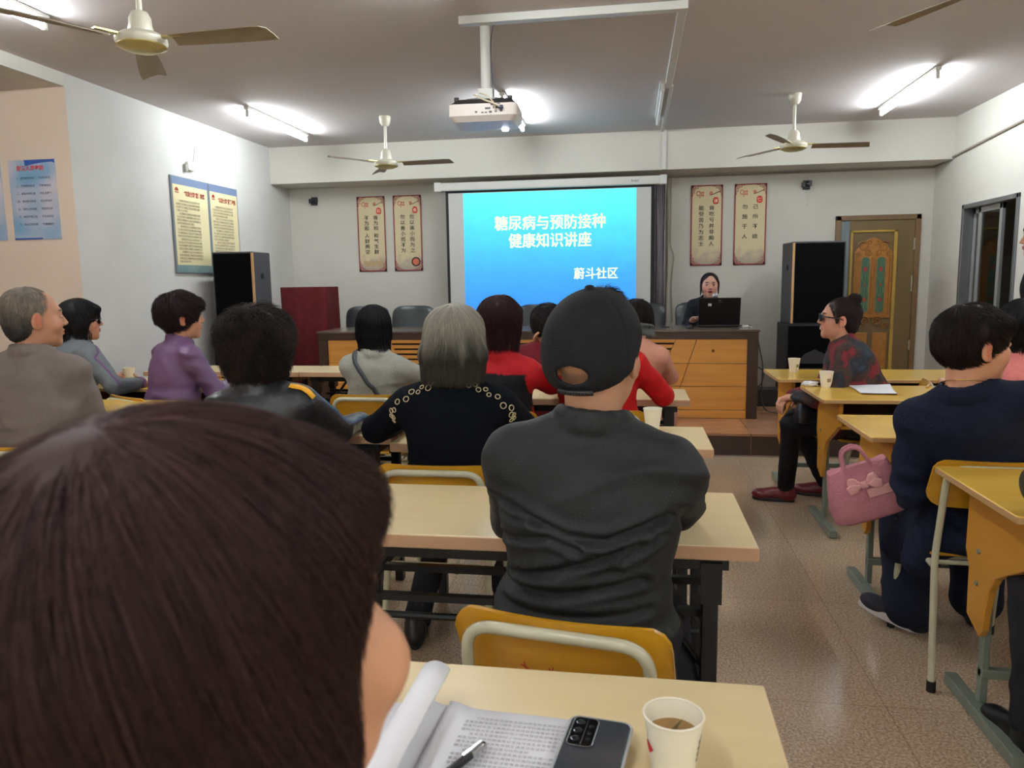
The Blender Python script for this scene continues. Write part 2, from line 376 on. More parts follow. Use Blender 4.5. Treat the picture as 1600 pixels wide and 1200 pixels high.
text_obj('maker_mark', 'Redleaf', 0.026, wtxt(0.02, SY-0.047, 2.342), mat('mark_grey', (60, 60, 66), 0.6), scr)

# ------------------------------------------------------------------ wall scrolls
m_cream = bpy.data.materials.new('scroll_paper'); m_cream.use_nodes = True
def scroll_mat(m):
    nt = m.node_tree; b = nt.nodes['Principled BSDF']; b.inputs['Roughness'].default_value = 0.55
    tc = nt.nodes.new('ShaderNodeTexCoord'); sp = nt.nodes.new('ShaderNodeSeparateXYZ'); nt.links.new(tc.outputs['Generated'], sp.inputs[0])
    n = nt.nodes.new('ShaderNodeTexNoise'); n.inputs['Scale'].default_value = 12; n.inputs['Detail'].default_value = 6; nt.links.new(tc.outputs['Object'], n.inputs['Vector'])
    # misty ink hills printed along the foot of the scroll
    a = nt.nodes.new('ShaderNodeMath'); a.operation = 'MULTIPLY_ADD'; a.inputs[1].default_value = 0.55; nt.links.new(n.outputs['Fac'], a.inputs[0]); nt.links.new(sp.outputs['Z'], a.inputs[2])
    rp = nt.nodes.new('ShaderNodeValToRGB'); e = rp.color_ramp.elements; e[0].position = 0.32; e[0].color = (1,1,1,1); e[1].position = 0.5; e[1].color = (0,0,0,1)
    nt.links.new(a.outputs[0], rp.inputs['Fac'])
    mx = nt.nodes.new('ShaderNodeMixRGB'); mx.inputs['Color1'].default_value = (*lin((212, 198, 158)), 1); mx.inputs['Color2'].default_value = (*lin((160, 146, 142)), 1)
    ml = nt.nodes.new('ShaderNodeMath'); ml.operation = 'MULTIPLY'; ml.inputs[1].default_value = 0.7; nt.links.new(rp.outputs['Color'], ml.inputs[0])
    nt.links.new(ml.outputs[0], mx.inputs['Fac']); nt.links.new(mx.outputs['Color'], b.inputs['Base Color'])
scroll_mat(m_cream)
m_red = mat('scroll_red', (142, 34, 44), 0.55); m_seal = mat('seal_red', (206, 52, 40), 0.55); m_ink = mat('ink_black', (38, 34, 32), 0.6)
m_rust = mat('rust_print', (204, 110, 84), 0.6); m_light_ink = mat('seal_lettering_cream', (248, 226, 190), 0.6)
def scroll(x0, cols, seal, label, tilt=0.0, h=0.835, w_=0.325, ztop=2.333, even=None, extra=None):
    cx = x0+w_/2; y = YW
    r = empty('hanging_scroll', (cx, y, ztop-h), 0, label, 'wall scroll', 'calligraphy scrolls on the stage wall'); r.rotation_euler = (0, tilt, 0)
    hw = w_/2
    MB().box(-hw, hw, -0.010, -0.004, 0, h).build('paper', m_cream, r)
    b = MB(); t = 0.012; yy = (-0.0125, -0.0095)
    b.box(-hw, -hw+t, *yy, 0, h).box(hw-t, hw, *yy, 0, h).box(-hw, hw, *yy, 0, t).box(-hw, hw, *yy, h-t, h)
    for sx_ in (-1, 1):
        for top in (0, 1):
            def P(u, v, uw, vh):
                xa, xb = sorted((sx_*(hw-u), sx_*(hw-u-uw))); za, zb = (h-v-vh, h-v) if top else (v, v+vh)
                b.box(xa, xb, *yy, za, zb)
            t2 = 0.0045
            for (u, v, uw, vh) in ((0.018,0.018,0.052,t2),(0.018,0.018,t2,0.06),(0.07,0.0,t2,0.03),(0.0,0.078,0.03,t2),(0.018,0.045,0.028,t2),(0.042,0.018,t2,0.03),
                                   (0.028,0.028,0.018,t2),(0.028,0.028,t2,0.022),(0.05,0.032,0.024,t2),(0.032,0.056,t2,0.026),(0.08,0.014,0.02,t2),(0.014,0.088,t2,0.02),(0.096,0.0,t2,0.018),(0.0,0.106,0.018,t2)): P(u, v, uw, vh)
            b.prism([(sx_*hw, h if top else 0), (sx_*(hw-0.035), h if top else 0), (sx_*hw, (h-0.05) if top else 0.05)], 'y', *yy)
    b.build('fret_border', m_red, r)
    lm = MB(); cz = h-0.085; lx = -hw+0.075
    ring = [(lx+0.018*math.cos(a), -0.0115, cz+0.022*math.sin(a)) for a in np.linspace(0, 2*PI, 16)[:-1]]
    lm.tube(ring, 0.004, 6, closed=True).box(lx+0.014, lx+0.02, -0.013, -0.0105, cz-0.05, cz+0.005)
    for i in range(2):
        for j in range(2): lm.box(lx+0.026+0.018*i, lx+0.026+0.018*i+0.013, -0.0125, -0.0105, cz-0.03+0.026*j, cz-0.01+0.026*j)
    lm.build('corner_emblem', m_rust, r)
    br = MB().tube([(0.03, -0.012, h-0.105), (0.07, -0.012, h-0.095), (0.10, -0.012, h-0.08), (0.145, -0.012, h-0.06)], 0.003, 6)
    br.build('branch', m_ink, r)
    bl = MB()
    for q in range(5):
        a = q*1.256; bl.prism([(0.042+0.011*math.cos(a)+0.008*math.cos(c), h-0.085+0.011*math.sin(a)+0.008*math.sin(c)) for c in np.linspace(0, 2*PI, 8)[:-1]], 'y', -0.013, -0.011)
    bl.build('blossom', m_rust, r)
    sx0, sz0 = hw-0.072, h-0.163
    MB().prism([(sx0+0.03*math.cos(a)*(1-0.12*math.sin(a)), sz0+0.04*math.sin(a)+0.004*math.sin(3*a)) for a in np.linspace(0, 2*PI, 20)[:-1]], 'y', -0.013, -0.0105).build('seal', m_seal, r)
    text_obj('seal_character', seal, 0.042, Matrix.Translation((sx0, -0.0145, sz0-0.016)) @ RX, m_light_ink, r)
    for ci, (col, zs) in enumerate(cols):
        xx = -0.055 if ci == 0 else 0.052
        for ch, z in zip(col, zs):
            text_obj('brush_character', ch, 0.052, Matrix.Translation((xx, -0.0135, h-z-0.02)) @ RX, m_ink, r, sx=1.12, bold=0.0004)
    if extra == 'moon':
        MB().tube([(0.085+0.045*math.cos(a), -0.012, 0.1+0.045*math.sin(a)) for a in np.linspace(0, 2*PI, 24)[:-1]], 0.007, 6, closed=True).build('printed_moon_ring', m_ink, r)
        MB().prism([(0.085+0.038*math.cos(a), 0.1+0.038*math.sin(a)) for a in np.linspace(0, 2*PI, 20)[:-1]], 'y', -0.0125, -0.0105).build('printed_figure', m_rust, r)
    if extra == 'lotus':
        pm = MB()
        for q in range(-3, 4):
            pm.prism([(0.01+q*0.032+0.024*math.cos(a), 0.085+0.01*(q % 2)+0.03*math.sin(a)) for a in np.linspace(0, 2*PI, 12)[:-1]], 'y', -0.0125+0.0002*q, -0.0105)
        pm.build('printed_lotus', mat('lotus_tan', (186, 160, 122), 0.6), r)
    return r
seven = [0.235+0.062*i for i in range(7)]; gap = [0.235, 0.295, 0.352, 0.435, 0.495, 0.555, 0.615]; four = [0.235, 0.335, 0.435, 0.54]
scroll(-3.082, (('不为和人财两空', gap), ('善为和和气生财', gap)), '和', 'cream calligraphy scroll with lotus print at its foot, farthest from the projection screen', 0.0, extra='lotus')
scroll(-2.66, (('勿以善小而不为', seven), ('勿以恶小而为之', seven)), '善', 'cream red-bordered scroll with a round moon print at its foot, beside the screen', 0.0, extra='moon')
scroll(0.606, (('能受苦乃为志士', seven), ('肯吃亏并非痴人', seven)), '谦', 'cream red-bordered scroll of two seven-character columns above the presenter', 0.0)
scroll(1.05, (('勿施于人', four), ('己所不欲', four)), '仁', 'cream red-bordered scroll with only four characters a column, near the tall speakers', 0.0)

# ------------------------------------------------------------------ notice boards on the left wall, blue posters in the alcove
m_text_grey = mat('print_grey', (92, 80, 66), 0.6); m_title_red = mat('title_red', (150, 40, 34), 0.6)
LEFTM = Matrix.Translation((0, 0, 0)) @ Matrix.Rotation(PI/2, 4, 'Z') @ RX          # faces +X, text runs toward +Y
def board(y0, w_, z0, h, title, label, seed):
    r = empty('notice_board', (XL, y0+w_/2, z0), 0, label, 'notice board', 'notice boards on the left wall')
    def bx(y_0, y_1, z_0, z_1, d0, d1): return MB().box(d0, d1, y_0-w_/2, y_1-w_/2, z_0, z_1)
    bx(0, w_, 0, h, 0.002, 0.016).build('backing', mat('board_grey', (118, 126, 134), 0.45), r, 0.002)
    bx(0.02, w_-0.02, 0.075, h-0.07, 0.016, 0.0185).build('paper', mat('board_cream', (224, 212, 168), 0.5), r)
    bx(0.012, w_-0.012, 0.012, 0.075, 0.016, 0.019).build('foot_band', mat('board_teal', (126, 152, 150), 0.5, noise=(20, (96, 124, 128), 0.6)), r)
    bx(0.008, w_-0.008, h-0.07, h-0.006, 0.016, 0.019).build('head_band', mat('board_blue', (104, 122, 152), 0.5), r)
    def T(y_, z_): return Matrix.Translation((0.0205, y_-w_/2, z_)) @ LEFTM
    lg = MB(); c = (0.075, h-0.125)
    lg.prism([(c[0]-w_/2+0.026*math.cos(a), c[1]+0.03*math.sin(a)) for a in np.linspace(0, PI, 12)], 'x', 0.0185, 0.0205)
    lg.box(0.0185, 0.0205, c[0]-w_/2-0.026, c[0]-w_/2+0.026, c[1]-0.016, c[1]-0.008); lg.build('logo', m_title_red, r)
    text_obj('title_lettering', title, 0.05, T(w_*0.6, h-0.155), m_title_red, r, sx=0.72, bold=0.0012)
    rnd = random.Random(seed); pool = '社区居民文明健康卫生垃圾分类学习活动管理服务工作制度人员时间地点宣传教育安全'
    lines = []
    for i in range(20):
        s = ''.join(rnd.choice(pool) for _ in range(rnd.choice((17, 17, 17, 12, 8)) if i % 4 == 3 else 17)); lines.append('\u3000\u3000'+s[:-2] if i % 4 == 0 else s)
    text_obj('body_lettering', '\n'.join(lines), 0.0215, T(0.05, h-0.215), m_text_grey, r, 'LEFT', line=1.27, sx=1.0)
    return r
board(6.074, 0.575, 1.47, 0.83, '“垃圾分类”宣传制度', 'pale yellow notice board with grey-blue head band, the fully visible one of the pair', 3)
board(6.655, 0.525, 1.47, 0.83, '“垃圾分类”服务守则', 'pale yellow notice board partly hidden behind the black speaker', 4)
def poster_mat():
    m = bpy.data.materials.new('blue_poster_print'); m.use_nodes = True; nt = m.node_tree; b = nt.nodes['Principled BSDF']; b.inputs['Roughness'].default_value = 0.4
    tc = nt.nodes.new('ShaderNodeTexCoord'); n = nt.nodes.new('ShaderNodeTexNoise'); n.inputs['Scale'].default_value = 3.2; n.inputs['Detail'].default_value = 1; nt.links.new(tc.outputs['Object'], n.inputs['Vector'])
    rp = nt.nodes.new('ShaderNodeValToRGB'); e = rp.color_ramp.elements; e[0].position = 0.36; e[0].color = (*lin((128, 172, 206)), 1); e[1].position = 0.62; e[1].color = (*lin((206, 200, 212)), 1)
    nt.links.new(n.outputs['Fac'], rp.inputs['Fac']); nt.links.new(rp.outputs['Color'], b.inputs['Base Color']); return m
m_poster = poster_mat(); m_deepblue = mat('poster_deep_blue', (52, 92, 168), 0.4); m_poster_red = mat('poster_red', (220, 74, 78), 0.5); m_poster_ink = mat('poster_ink', (72, 80, 96), 0.5)
def poster(x0, x1, title, body, label, seed):
    w_ = x1-x0; z0, h = 1.705, 0.553; r = empty('blue_poster', ((x0+x1)/2, YC, z0), 0, label, 'poster', 'blue posters on the alcove wall')
    MB().box(-w_/2, w_/2, -0.008, -0.002, 0, h).build('sheet', m_poster, r)
    sw = [(w_/2, h)] + [(w_/2-0.235*t, h-0.065*(t**2.2)) for t in np.linspace(0, 1, 10)]
    sw = [(-w_/2+0.13, h), (w_/2, h), (w_/2, h-0.028)] + [(w_/2-0.235*t, h-0.018-0.024*t*t) for t in np.linspace(0.1, 1, 9)]
    MB().prism(sw, 'y', -0.0095, -0.0078).build('blue_swoosh', m_deepblue, r)
    MB().box(-w_/2, w_/2*0.2, -0.0095, -0.0078, 0.0, 0.012).build('foot_band', m_deepblue, r)
    def T(x, z): return Matrix.Translation((x, -0.0105, z)) @ RX
    text_obj('title_lettering', title, 0.036, T(-0.01, h-0.07), m_poster_red, r, bold=0.001)
    for i, (a, c) in enumerate(body):
        text_obj('line_lettering', a, 0.0185, T(-w_/2+0.052, h-0.132-0.0535*i), m_poster_ink, r, 'LEFT')
        text_obj('line_lettering', c, 0.0185, T(w_/2-0.135, h-0.132-0.0535*i), m_poster_ink, r, 'LEFT')
    return r
ln = [('一、', '定时服务时间', '不迟到早退'), ('二、', '热情接待来访', '不推诿拖延'), ('三、', '服务中讲礼貌', '不乱发脾气'), ('四、', '借阅登记归还', '不大声喧哗'), ('五、', '保护公共设施', '不随地吐痰'), ('六、', '做好环境卫生', '不乱丢杂物'), ('七、', '听从工作安排', '不擅离岗位')]
poster(-4.385, -4.015, '服务人员守则', [(a+b, c) for a, b, c in ln], 'blue and white poster with a red title, hanging whole on the pinkish alcove wall', 1)
poster(-4.83, -4.45, '活动中心制度', [(a+b, c) for a, b, c in ln], 'blue and white poster cut off by the photo edge, beside the whole one', 2)
# ------------------------------------------------------------------ ceiling: tubes, fans, projector, ducts
m_tube_on = mat('lit_tube', (255, 255, 250), 0.5, emit=((244, 251, 255), TUBE_EMISSION))
m_tube_off = mat('unlit_tube', (226, 228, 230), 0.25)
def tube_light(x, y0, y1, on, label):
    r = empty('fluorescent_light', (x, (y0+y1)/2, ZC), 0, label, 'ceiling light', 'bare fluorescent tubes on the ceiling')
    L = (y1-y0)/2
    MB().box(-0.022, 0.022, -L, L, -0.03, -0.001).build('housing', m_white_metal, r, 0.004)
    for s in (-1, 1): MB().box(-0.012, 0.012, s*(L-0.02)-0.012, s*(L-0.02)+0.012, -0.085, -0.028).build('tube_holder', m_white_metal, r, 0.003)
    MB().tube([(0, -L+0.035, -0.066), (0, L-0.035, -0.066)], 0.0145, 12).build('tube', m_tube_on if on else m_tube_off, r, smooth=50)
    return r
tube_light(-3.165, 6.1, 7.3, True, 'lit fluorescent tube on the ceiling above the left notice boards')
tube_light(-1.02, 6.1, 7.3, True, 'lit fluorescent tube mostly hidden behind the projector')
tube_light(0.215, 6.0, 7.3, False, 'unlit pale fluorescent tube beside the ceiling cable duct')
tube_light(2.14, 6.04, 7.33, True, 'lit fluorescent tube above the carved door')
tube_light(-3.165, 2.7, 3.92, True, 'lit fluorescent tube cut off by the top left photo corner')
tube_light(2.14, 2.7, 3.92, True, 'lit fluorescent tube over the near right desks')
tube_light(-0.9, 2.7, 3.92, True, 'lit fluorescent tube out of frame above the grey-haired woman')
tube_light(-3.165, -0.9, 0.32, True, 'lit fluorescent tube behind the camera on the alcove side')
tube_light(-0.9, -0.9, 0.32, True, 'lit fluorescent tube straight above the camera')
tube_light(2.14, -0.9, 0.32, True, 'lit fluorescent tube behind the camera on the window side')
m_fan = mat('fan_enamel', (212, 208, 190), 0.3); m_blade = mat('fan_blade', (150, 138, 116), 0.45, noise=(12, (112, 98, 78), 0.5)); m_fangold = mat('fan_gold_trim', (196, 184, 120), 0.3, 0.4)
def ceiling_fan(x, y, rot, label, rod=0.23, zh=2.415):
    r = empty('ceiling_fan', (x, y, zh), rot, label, 'ceiling fan', 'three-bladed ceiling fans')
    top = ZC-zh
    MB().lathe([(0.028, top-0.085), (0.045, top-0.06), (0.052, top-0.01), (0.05, top-0.001)]).build('canopy', m_fan, r, smooth=50)
    MB().cyl((0, 0), 0.0125, 0.06, top-0.07, 14).build('rod', m_fan, r, smooth=50)
    MB().lathe([(0.02, 0.13), (0.034, 0.125), (0.046, 0.1), (0.048, 0.07), (0.055, 0.045), (0.05, 0.03)]).build('rod_cap', m_fan, r, smooth=50)
    MB().lathe([(0.01, 0.04), (0.085, 0.034), (0.106, 0.018), (0.108, 0.0), (0.1, -0.012)], n=36).build('motor', m_fan, r, smooth=40)
    MB().lathe([(0.1, -0.011), (0.104, -0.018), (0.07, -0.034), (0.03, -0.04), (0.005, -0.041)], n=36).build('hub_plate', m_fangold, r, smooth=40)
    for k in range(3):
        a = k*2*PI/3; M = Matrix.Rotation(a, 4, 'Z')
        b = MB(); N = 9
        T = []
        for i in range(N+1):
            t = i/N; rr = 0.15+0.45*t; hw = 0.042+0.018*math.sin(PI*min(1, t*1.1)*0.5)
            if i == N: hw *= 0.93
            T.append((rr, hw))
        vs = []; fs = []
        for (rr, hw) in T:
            for (yy, zz) in ((-hw, 0.012), (-hw*0.3, 0.018), (hw*0.4, 0.006), (hw, -0.008), (hw, -0.011), (hw*0.4, 0.003), (-hw*0.3, 0.015), (-hw, 0.009)): vs.append((rr+0.02*(yy/0.06 if rr > 0.59 else 0), yy, zz))
        for i in range(N):
            for j in range(8): fs.append((i*8+j, (i+1)*8+j, (i+1)*8+(j+1) % 8, i*8+(j+1) % 8))
        fs += [tuple(range(8)), tuple(reversed([N*8+j for j in range(8)]))]
        b.add(vs, fs, M); bo = b.build('blade', m_blade, r, smooth=30)
        MB().box(0.09, 0.20, -0.016, 0.016, 0.012, 0.02, M).build('blade_bracket', m_fangold, bo)
    return r
ceiling_fan(-2.184, 6.74, math.radians(0-4), 'white ceiling fan nearest the stage, on the notice board side')
ceiling_fan(1.292, 6.68, math.radians(4), 'white ceiling fan nearest the stage, above the presenter side')
ceiling_fan(-2.13, 3.2, math.radians(-1), 'large near ceiling fan beside the top left tube')
ceiling_fan(1.362, 3.15, 0.0, 'near ceiling fan with one blade tip reaching into the top right corner')
# projector
m_pw = mat('projector_white', (216, 208, 200), 0.32); m_pd = mat('projector_dark', (36, 34, 34), 0.5)
pj = empty('ceiling_projector', (-0.835, 4.45, 2.245), math.radians(2), 'white ceiling projector on a white pole with tangled cables', 'projector')
def hull(w0, d0, z0, w1, d1, z1, y0=0.0):
    a = rrect(w0, d0, 0.025, 4, 0, y0); b = rrect(w1, d1, 0.025, 4, 0, y0); n = len(a)
    return [(x, y, z0) for x, y in a]+[(x, y, z1) for x, y in b], [tuple(reversed(range(n))), tuple(range(n, 2*n))]+[(i, (i+1) % n, n+(i+1) % n, n+i) for i in range(n)]
v_, f_ = hull(0.34, 0.25, 0.0, 0.385, 0.29, 0.03)
v2, f2 = hull(0.385, 0.29, 0.03, 0.385, 0.29, 0.093)
MB().add(v_, f_).add(v2, f2).build('casing', m_pw, pj, smooth=30)
v3, f3 = hull(0.384, 0.288, 0.093, 0.31, 0.22, 0.125)
MB().add(v3, f3).build('underside_cover', m_pd, pj, smooth=30)
for x in (-0.155, 0.15): MB().cyl((x, -0.09), 0.014, 0.095, 0.14, 12).build('foot', m_pd, pj, smooth=40)
MB().lathe([(0.012, 0.0), (0.034, 0.0), (0.034, 0.03), (0.012, 0.03)], c=(0.09, 0.145, 0.045)).build('lens_ring', m_pd, pj)
MB().lathe([(0.001, 0.0), (0.022, 0.0), (0.018, -0.012), (0.001, -0.014)], c=(0.095, 0.105, 0.0)).build('lamp_glint', mat('lens_glow', (255, 255, 255), 0.2, emit=((220, 235, 255), 6)), pj)
pt = MB()
for i, (x, z, wd, hd) in enumerate(((-0.035, 0.048, 0.012, 0.009), (0.0, 0.044, 0.014, 0.006), (0.02, 0.044, 0.014, 0.006), (0.045, 0.046, 0.016, 0.01), (0.075, 0.05, 0.012, 0.012), (0.105, 0.052, 0.014, 0.012), (0.055, 0.086, 0.016, 0.005), (0.09, 0.088, 0.02, 0.005), (0.08, 0.07, 0.04, 0.012), (0.03, 0.066, 0.03, 0.01))):
    pt.box(x-wd/2, x+wd/2, -0.147, -0.1445, z-hd/2, z+hd/2)
pt.build('port', mat('port_grey', (70, 68, 70), 0.5), pj)
MB().box(0.092, 0.118, -0.165, -0.145, 0.06, 0.078).build('cable_plug', mat('plug_blue', (26, 30, 62), 0.4), pj, 0.003)
MB().tube([(0, 0, 0.14), (0, 0, ZC-2.245-0.04)], 0.028, 20).build('pole', m_white_metal, pj, smooth=50)
MB().box(-0.045, 0.045, -0.04, 0.04, 0.14, 0.2).build('mount_bracket', m_white_metal, pj, 0.005)
arms = MB()
for sx_, sy_ in ((-1,-1), (1,-1), (-1,1), (1,1)): arms.tube([(0.02*sx_, 0.02*sy_, 0.15), (0.1*sx_, 0.07*sy_, 0.13)], 0.007, 8)
arms.box(-0.1, 0.06, -0.05, 0.05, 0.126, 0.142); arms.build('mount_arm', mat('mount_steel', (150, 152, 150), 0.35, 0.6), pj)
cb = MB().tube(fillet([(-0.06, -0.06, 0.16), (-0.02, -0.1, 0.135), (0.02, -0.13, 0.11), (0.06, -0.17, 0.09), (0.1, -0.16, 0.07)], 0.03), 0.0055, 8)
cb.tube(fillet([(-0.03, -0.06, 0.17), (0.03, -0.12, 0.14), (0.07, -0.165, 0.085), (0.075, -0.147, 0.05)], 0.03), 0.004, 8)
cb.build('cable', mat('cable_cream', (206, 196, 168), 0.5), pj, smooth=60)
MB().tube(fillet([(0.05, -0.04, 0.15), (0.04, -0.03, 0.3), (0.035, -0.03, 0.45), (0.055, -0.02, 0.56)], 0.05), 0.003, 6).build('cable', mat('cable_dark', (54, 48, 58), 0.5), pj, smooth=60)
# ceiling plates and ducts
duct = tag(MB().box(-0.97, 0.285, 4.37, 4.43, ZC-0.045, ZC-0.001).box(0.235, 0.285, 4.43, 6.15, ZC-0.03, ZC-0.001).box(0.27, 0.30, 6.15, YB, ZC-0.02, ZC-0.001)
    .box(0.285, 0.325, YB-0.018, YB-0.001, ZB, ZC-0.001).build('cable_duct', m_white_metal, None, 0.003), 'white plastic cable duct running from the projector pole across the ceiling to the beam', 'cable duct')
m_pipe = mat('conduit_grey', (150, 138, 128), 0.5)
tag(MB().tube(fillet([(XR-0.012, 2.2, 2.70), (XR-0.012, 6.65, 2.535), (XR-0.012, YW-0.03, 2.452-0.012)], 0.05), 0.011, 8).tube([(XR-0.012, YW-0.012, 2.43), (0.36, YW-0.012, 2.425)], 0.009, 8)
    .build('wall_conduit', m_pipe, None, smooth=60), 'thin grey conduit along the right wall and under the stage beam', 'conduit')
# small fittings
def bracket(x, label, chord):
    r = empty('speaker_bracket', (x, YW, 2.255), 0, label, 'wall bracket', 'small black brackets high on the stage wall')
    MB().box(-0.035, 0.035, -0.014, -0.001, 0.0, 0.09).build('plate', mat('bracket_black', (30, 30, 32), 0.5), r, 0.003)
    b = MB(); b.box(-0.05, -0.015, -0.05, -0.012, 0.02, 0.07).box(0.012, 0.046, -0.055, -0.012, 0.03, 0.085).tube([(0, -0.03, 0.05), (0.0, -0.07, 0.05)], 0.013, 10).box(-0.03, 0.03, -0.045, -0.012, 0.005, 0.02)
    b.build('clamp', mat('clamp_black', (22, 22, 24), 0.4), r, 0.003)
    if chord:
        MB().tube([(0.015, -0.01, 0.09), (0.01, -0.02, 0.14)], 0.003, 6).tube([(0.01, -0.004, 0.01), (0.012, -0.004, -0.16), (0.035, -0.004, -0.18)], 0.002, 6).tube([(0.03, -0.004, 0.01), (0.036, -0.004, -0.1)], 0.002, 6).build('loose_wire', m_white_metal, r)
bracket(-3.588, 'small black bracket high beside the recessed corner, left of the scrolls', False)
bracket(1.763, 'small black bracket with loose white wires above the tall speakers', True)
wr = empty('wireless_receiver', (XL, 6.384, 2.40), 0, 'small white wireless box with a thin aerial above the notice boards', 'receiver')
MB().box(0.0, 0.035, -0.05, 0.05, -0.03, 0.05).build('casing', mat('receiver_white', (214, 210, 198), 0.5), wr, 0.01)
MB().tube([(0.03, 0.03, 0.04), (0.045, 0.05, 0.19)], 0.0035, 6).build('aerial', mat('aerial_grey', (130, 126, 120), 0.4), wr)
MB().box(0.0, 0.03, -0.085, -0.05, -0.045, 0.02).build('adaptor', mat('receiver_grey', (150, 148, 140), 0.5), wr, 0.006)
# curtain strip and cables beside the screen
cv = MB(); vs = []; fs = []; N = 28
for i in range(N+1):
    x = 0.235+0.10*i/N; y = SY+0.20+0.018*math.sin(i*1.15)
    vs += [(x, y, 0.75), (x-0.01*math.sin(i), y, 1.5), (x, y, 2.41)]
for i in range(N):
    for j in range(2): fs.append((i*3+j, (i+1)*3+j, (i+1)*3+j+1, i*3+j+1))
cu = cv.add(vs, fs).build('curtain', mat('curtain_grey', (176, 168, 172), 0.8, noise=(4, (150, 138, 160), 0.5)), None, smooth=60)
sm = cu.modifiers.new('thickness', 'SOLIDIFY'); sm.thickness = 0.004
tag(cu, 'narrow gathered grey curtain hanging beside the projection screen', 'curtain')
tag(MB().tube(fillet([(0.40, YW-0.012, 2.42), (0.40, YW-0.012, 1.7), (0.44, YW-0.012, 1.62), (0.41, YW-0.012, 1.3), (0.43, YW-0.012, 0.9)], 0.08), 0.0045, 6)
    .tube(fillet([(0.365, YW-0.012, 2.42), (0.37, YW-0.012, 1.6), (0.36, YW-0.012, 0.9)], 0.08), 0.009, 6)
    .build('hanging_cable', mat('cable_tan', (166, 156, 132), 0.5), None, smooth=60), 'loose tan cables hanging down the wall beside the grey curtain', 'cable')

# ------------------------------------------------------------------ stage furniture
m_dark_wood = mat('dark_walnut', (70, 52, 40), 0.35, noise=(5, (54, 38, 30), 0.6, (1, 1, 5)))
m_orange_wood = mat('orange_veneer', (230, 164, 80), 0.32, noise=(3, (206, 138, 62), 0.6, (0.6, 1, 7)))
m_desk_top = mat('desk_top_grey', (96, 84, 76), 0.2)
m_groove = mat('groove_dark', (52, 28, 16), 0.7)
X0, X1, YD, ZD = -2.842, 1.047, 6.584, 0.93
dk = empty('podium_desk', ((X0+X1)/2, YD+0.35, ZS), 0, 'long dark-framed podium desk with orange wood panels and slats', 'desk')
DM = Matrix.Translation((-(X0+X1)/2, -(YD+0.35), -ZS))
MB().box(X0-0.01, X1+0.01, YD-0.012, YD+0.70, ZD-0.02, ZD).build('desk_top', m_desk_top, dk, 0.004, M=DM)
MB().box(X0, X1, YD, YD+0.68, ZD-0.08, ZD-0.02).box(X0, X0+0.085, YD, YD+0.68, ZS, ZD-0.08).box(X1-0.088, X1, YD, YD+0.68, ZS, ZD-0.08).build('frame', m_dark_wood, dk, 0.003, M=DM)
MB().box(X0+0.085, X1-0.088, YD+0.03, YD+0.05, ZS, ZD-0.08).build('back_board', m_groove, dk, M=DM)
# slanted panels: right block from x=.376 (top) to x=.271 (z .62) on the slant, mirrored at the left end
def slant(z): return 0.376-(0.855-z)*0.46
pns = (MB(), MB()); zs_ = [ZS, 0.242, 0.445, 0.641, 0.85]
XM = (X0+X1)/2
def mirror(x): return 2*XM-x
for i in range(4):
    z0, z1 = zs_[i]+0.002, zs_[i+1]-0.002
    q = [0, 0.17]   # slanted joint through the block
    for side in (0, 1):
        a0, a1 = slant(z0), slant(z1); j0, j1 = 0.545-(0.853-z0)*0.33, 0.545-(0.853-z1)*0.33
        for (l0, l1, r0, r1) in ((a0, a1, j0-0.002, j1-0.002), (j0+0.002, j1+0.002, X1-0.088, X1-0.088)):
            poly = [(l0, z0), (r0, z0), (r1, z1), (l1, z1)]
            if side: poly = [(mirror(x), z) for x, z in reversed(poly)]
            pns[side].prism(poly, 'y', YD+0.012, YD+0.03)
for pn in pns: pn.build('front_panel', m_orange_wood, dk, 0.0015, M=DM)
for k in range(15):
    zc = 0.835-0.046*k
    if zc < 0.21: break
    z0, z1 = zc-0.014, zc+0.014
    MB().prism([(mirror(slant(z0))+0.004, z0), (slant(z0)-0.004, z0), (slant(z1)-0.004, z1), (mirror(slant(z1))+0.004, z1)], 'y', YD+0.008, YD+0.03).build('slat', m_orange_wood, dk, M=DM)
MB().tube([(0.678, YD+0.012, 0.75), (0.678, YD+0.0, 0.75)], 0.012, 12).build('lock', mat('lock_brass', (110, 70, 34), 0.4, 0.5), dk, M=DM)
# laptop
lp = empty('laptop', (0.757, 6.93, ZD), math.radians(-2), 'black open laptop with its lid back to the audience on the podium desk', 'laptop')
MB().box(-0.178, 0.178, 0.0, 0.25, 0.004, 0.028).build('base', mat('laptop_black', (14, 14, 16), 0.35), lp, 0.004)
LM = Matrix.Translation((0, -0.0, 0.024)) @ Matrix.Rotation(math.radians(14), 4, 'X')
lid = MB().box(-0.178, 0.178, -0.012, 0.0, 0, 0.245).build('screen_lid', mat('laptop_lid', (10, 10, 12), 0.3), lp, 0.004, M=LM)
MB().box(-0.098, -0.068, -0.0135, -0.0119, 0.172, 0.196).build('sticker', mat('sticker_white', (220, 224, 226), 0.5), lid, M=LM)
MB().prism([(0, 0.214), (0.012, 0.226), (0.006, 0.226), (0, 0.22), (-0.006, 0.226), (-0.012, 0.226)], 'y', -0.0135, -0.0119).build('lid_logo', mat('logo_silver', (170, 174, 176), 0.3, 0.5), lid, M=LM)
text_obj('lid_lettering', 'HASEE', 0.012, LM @ Matrix.Translation((0, -0.0138, 0.2)) @ RX, mat('logo_grey', (130, 132, 134), 0.3), lid, sx=1.5)
MB().lathe([(0.02, 0), (0.034, 0.006), (0.03, 0.022), (0.012, 0.03)], c=(0,0,0)).build('computer_mouse', mat('mouse_black', (18, 18, 20), 0.35), None, smooth=50, M=Matrix.Diagonal((0.9, 1.5, 1, 1)))
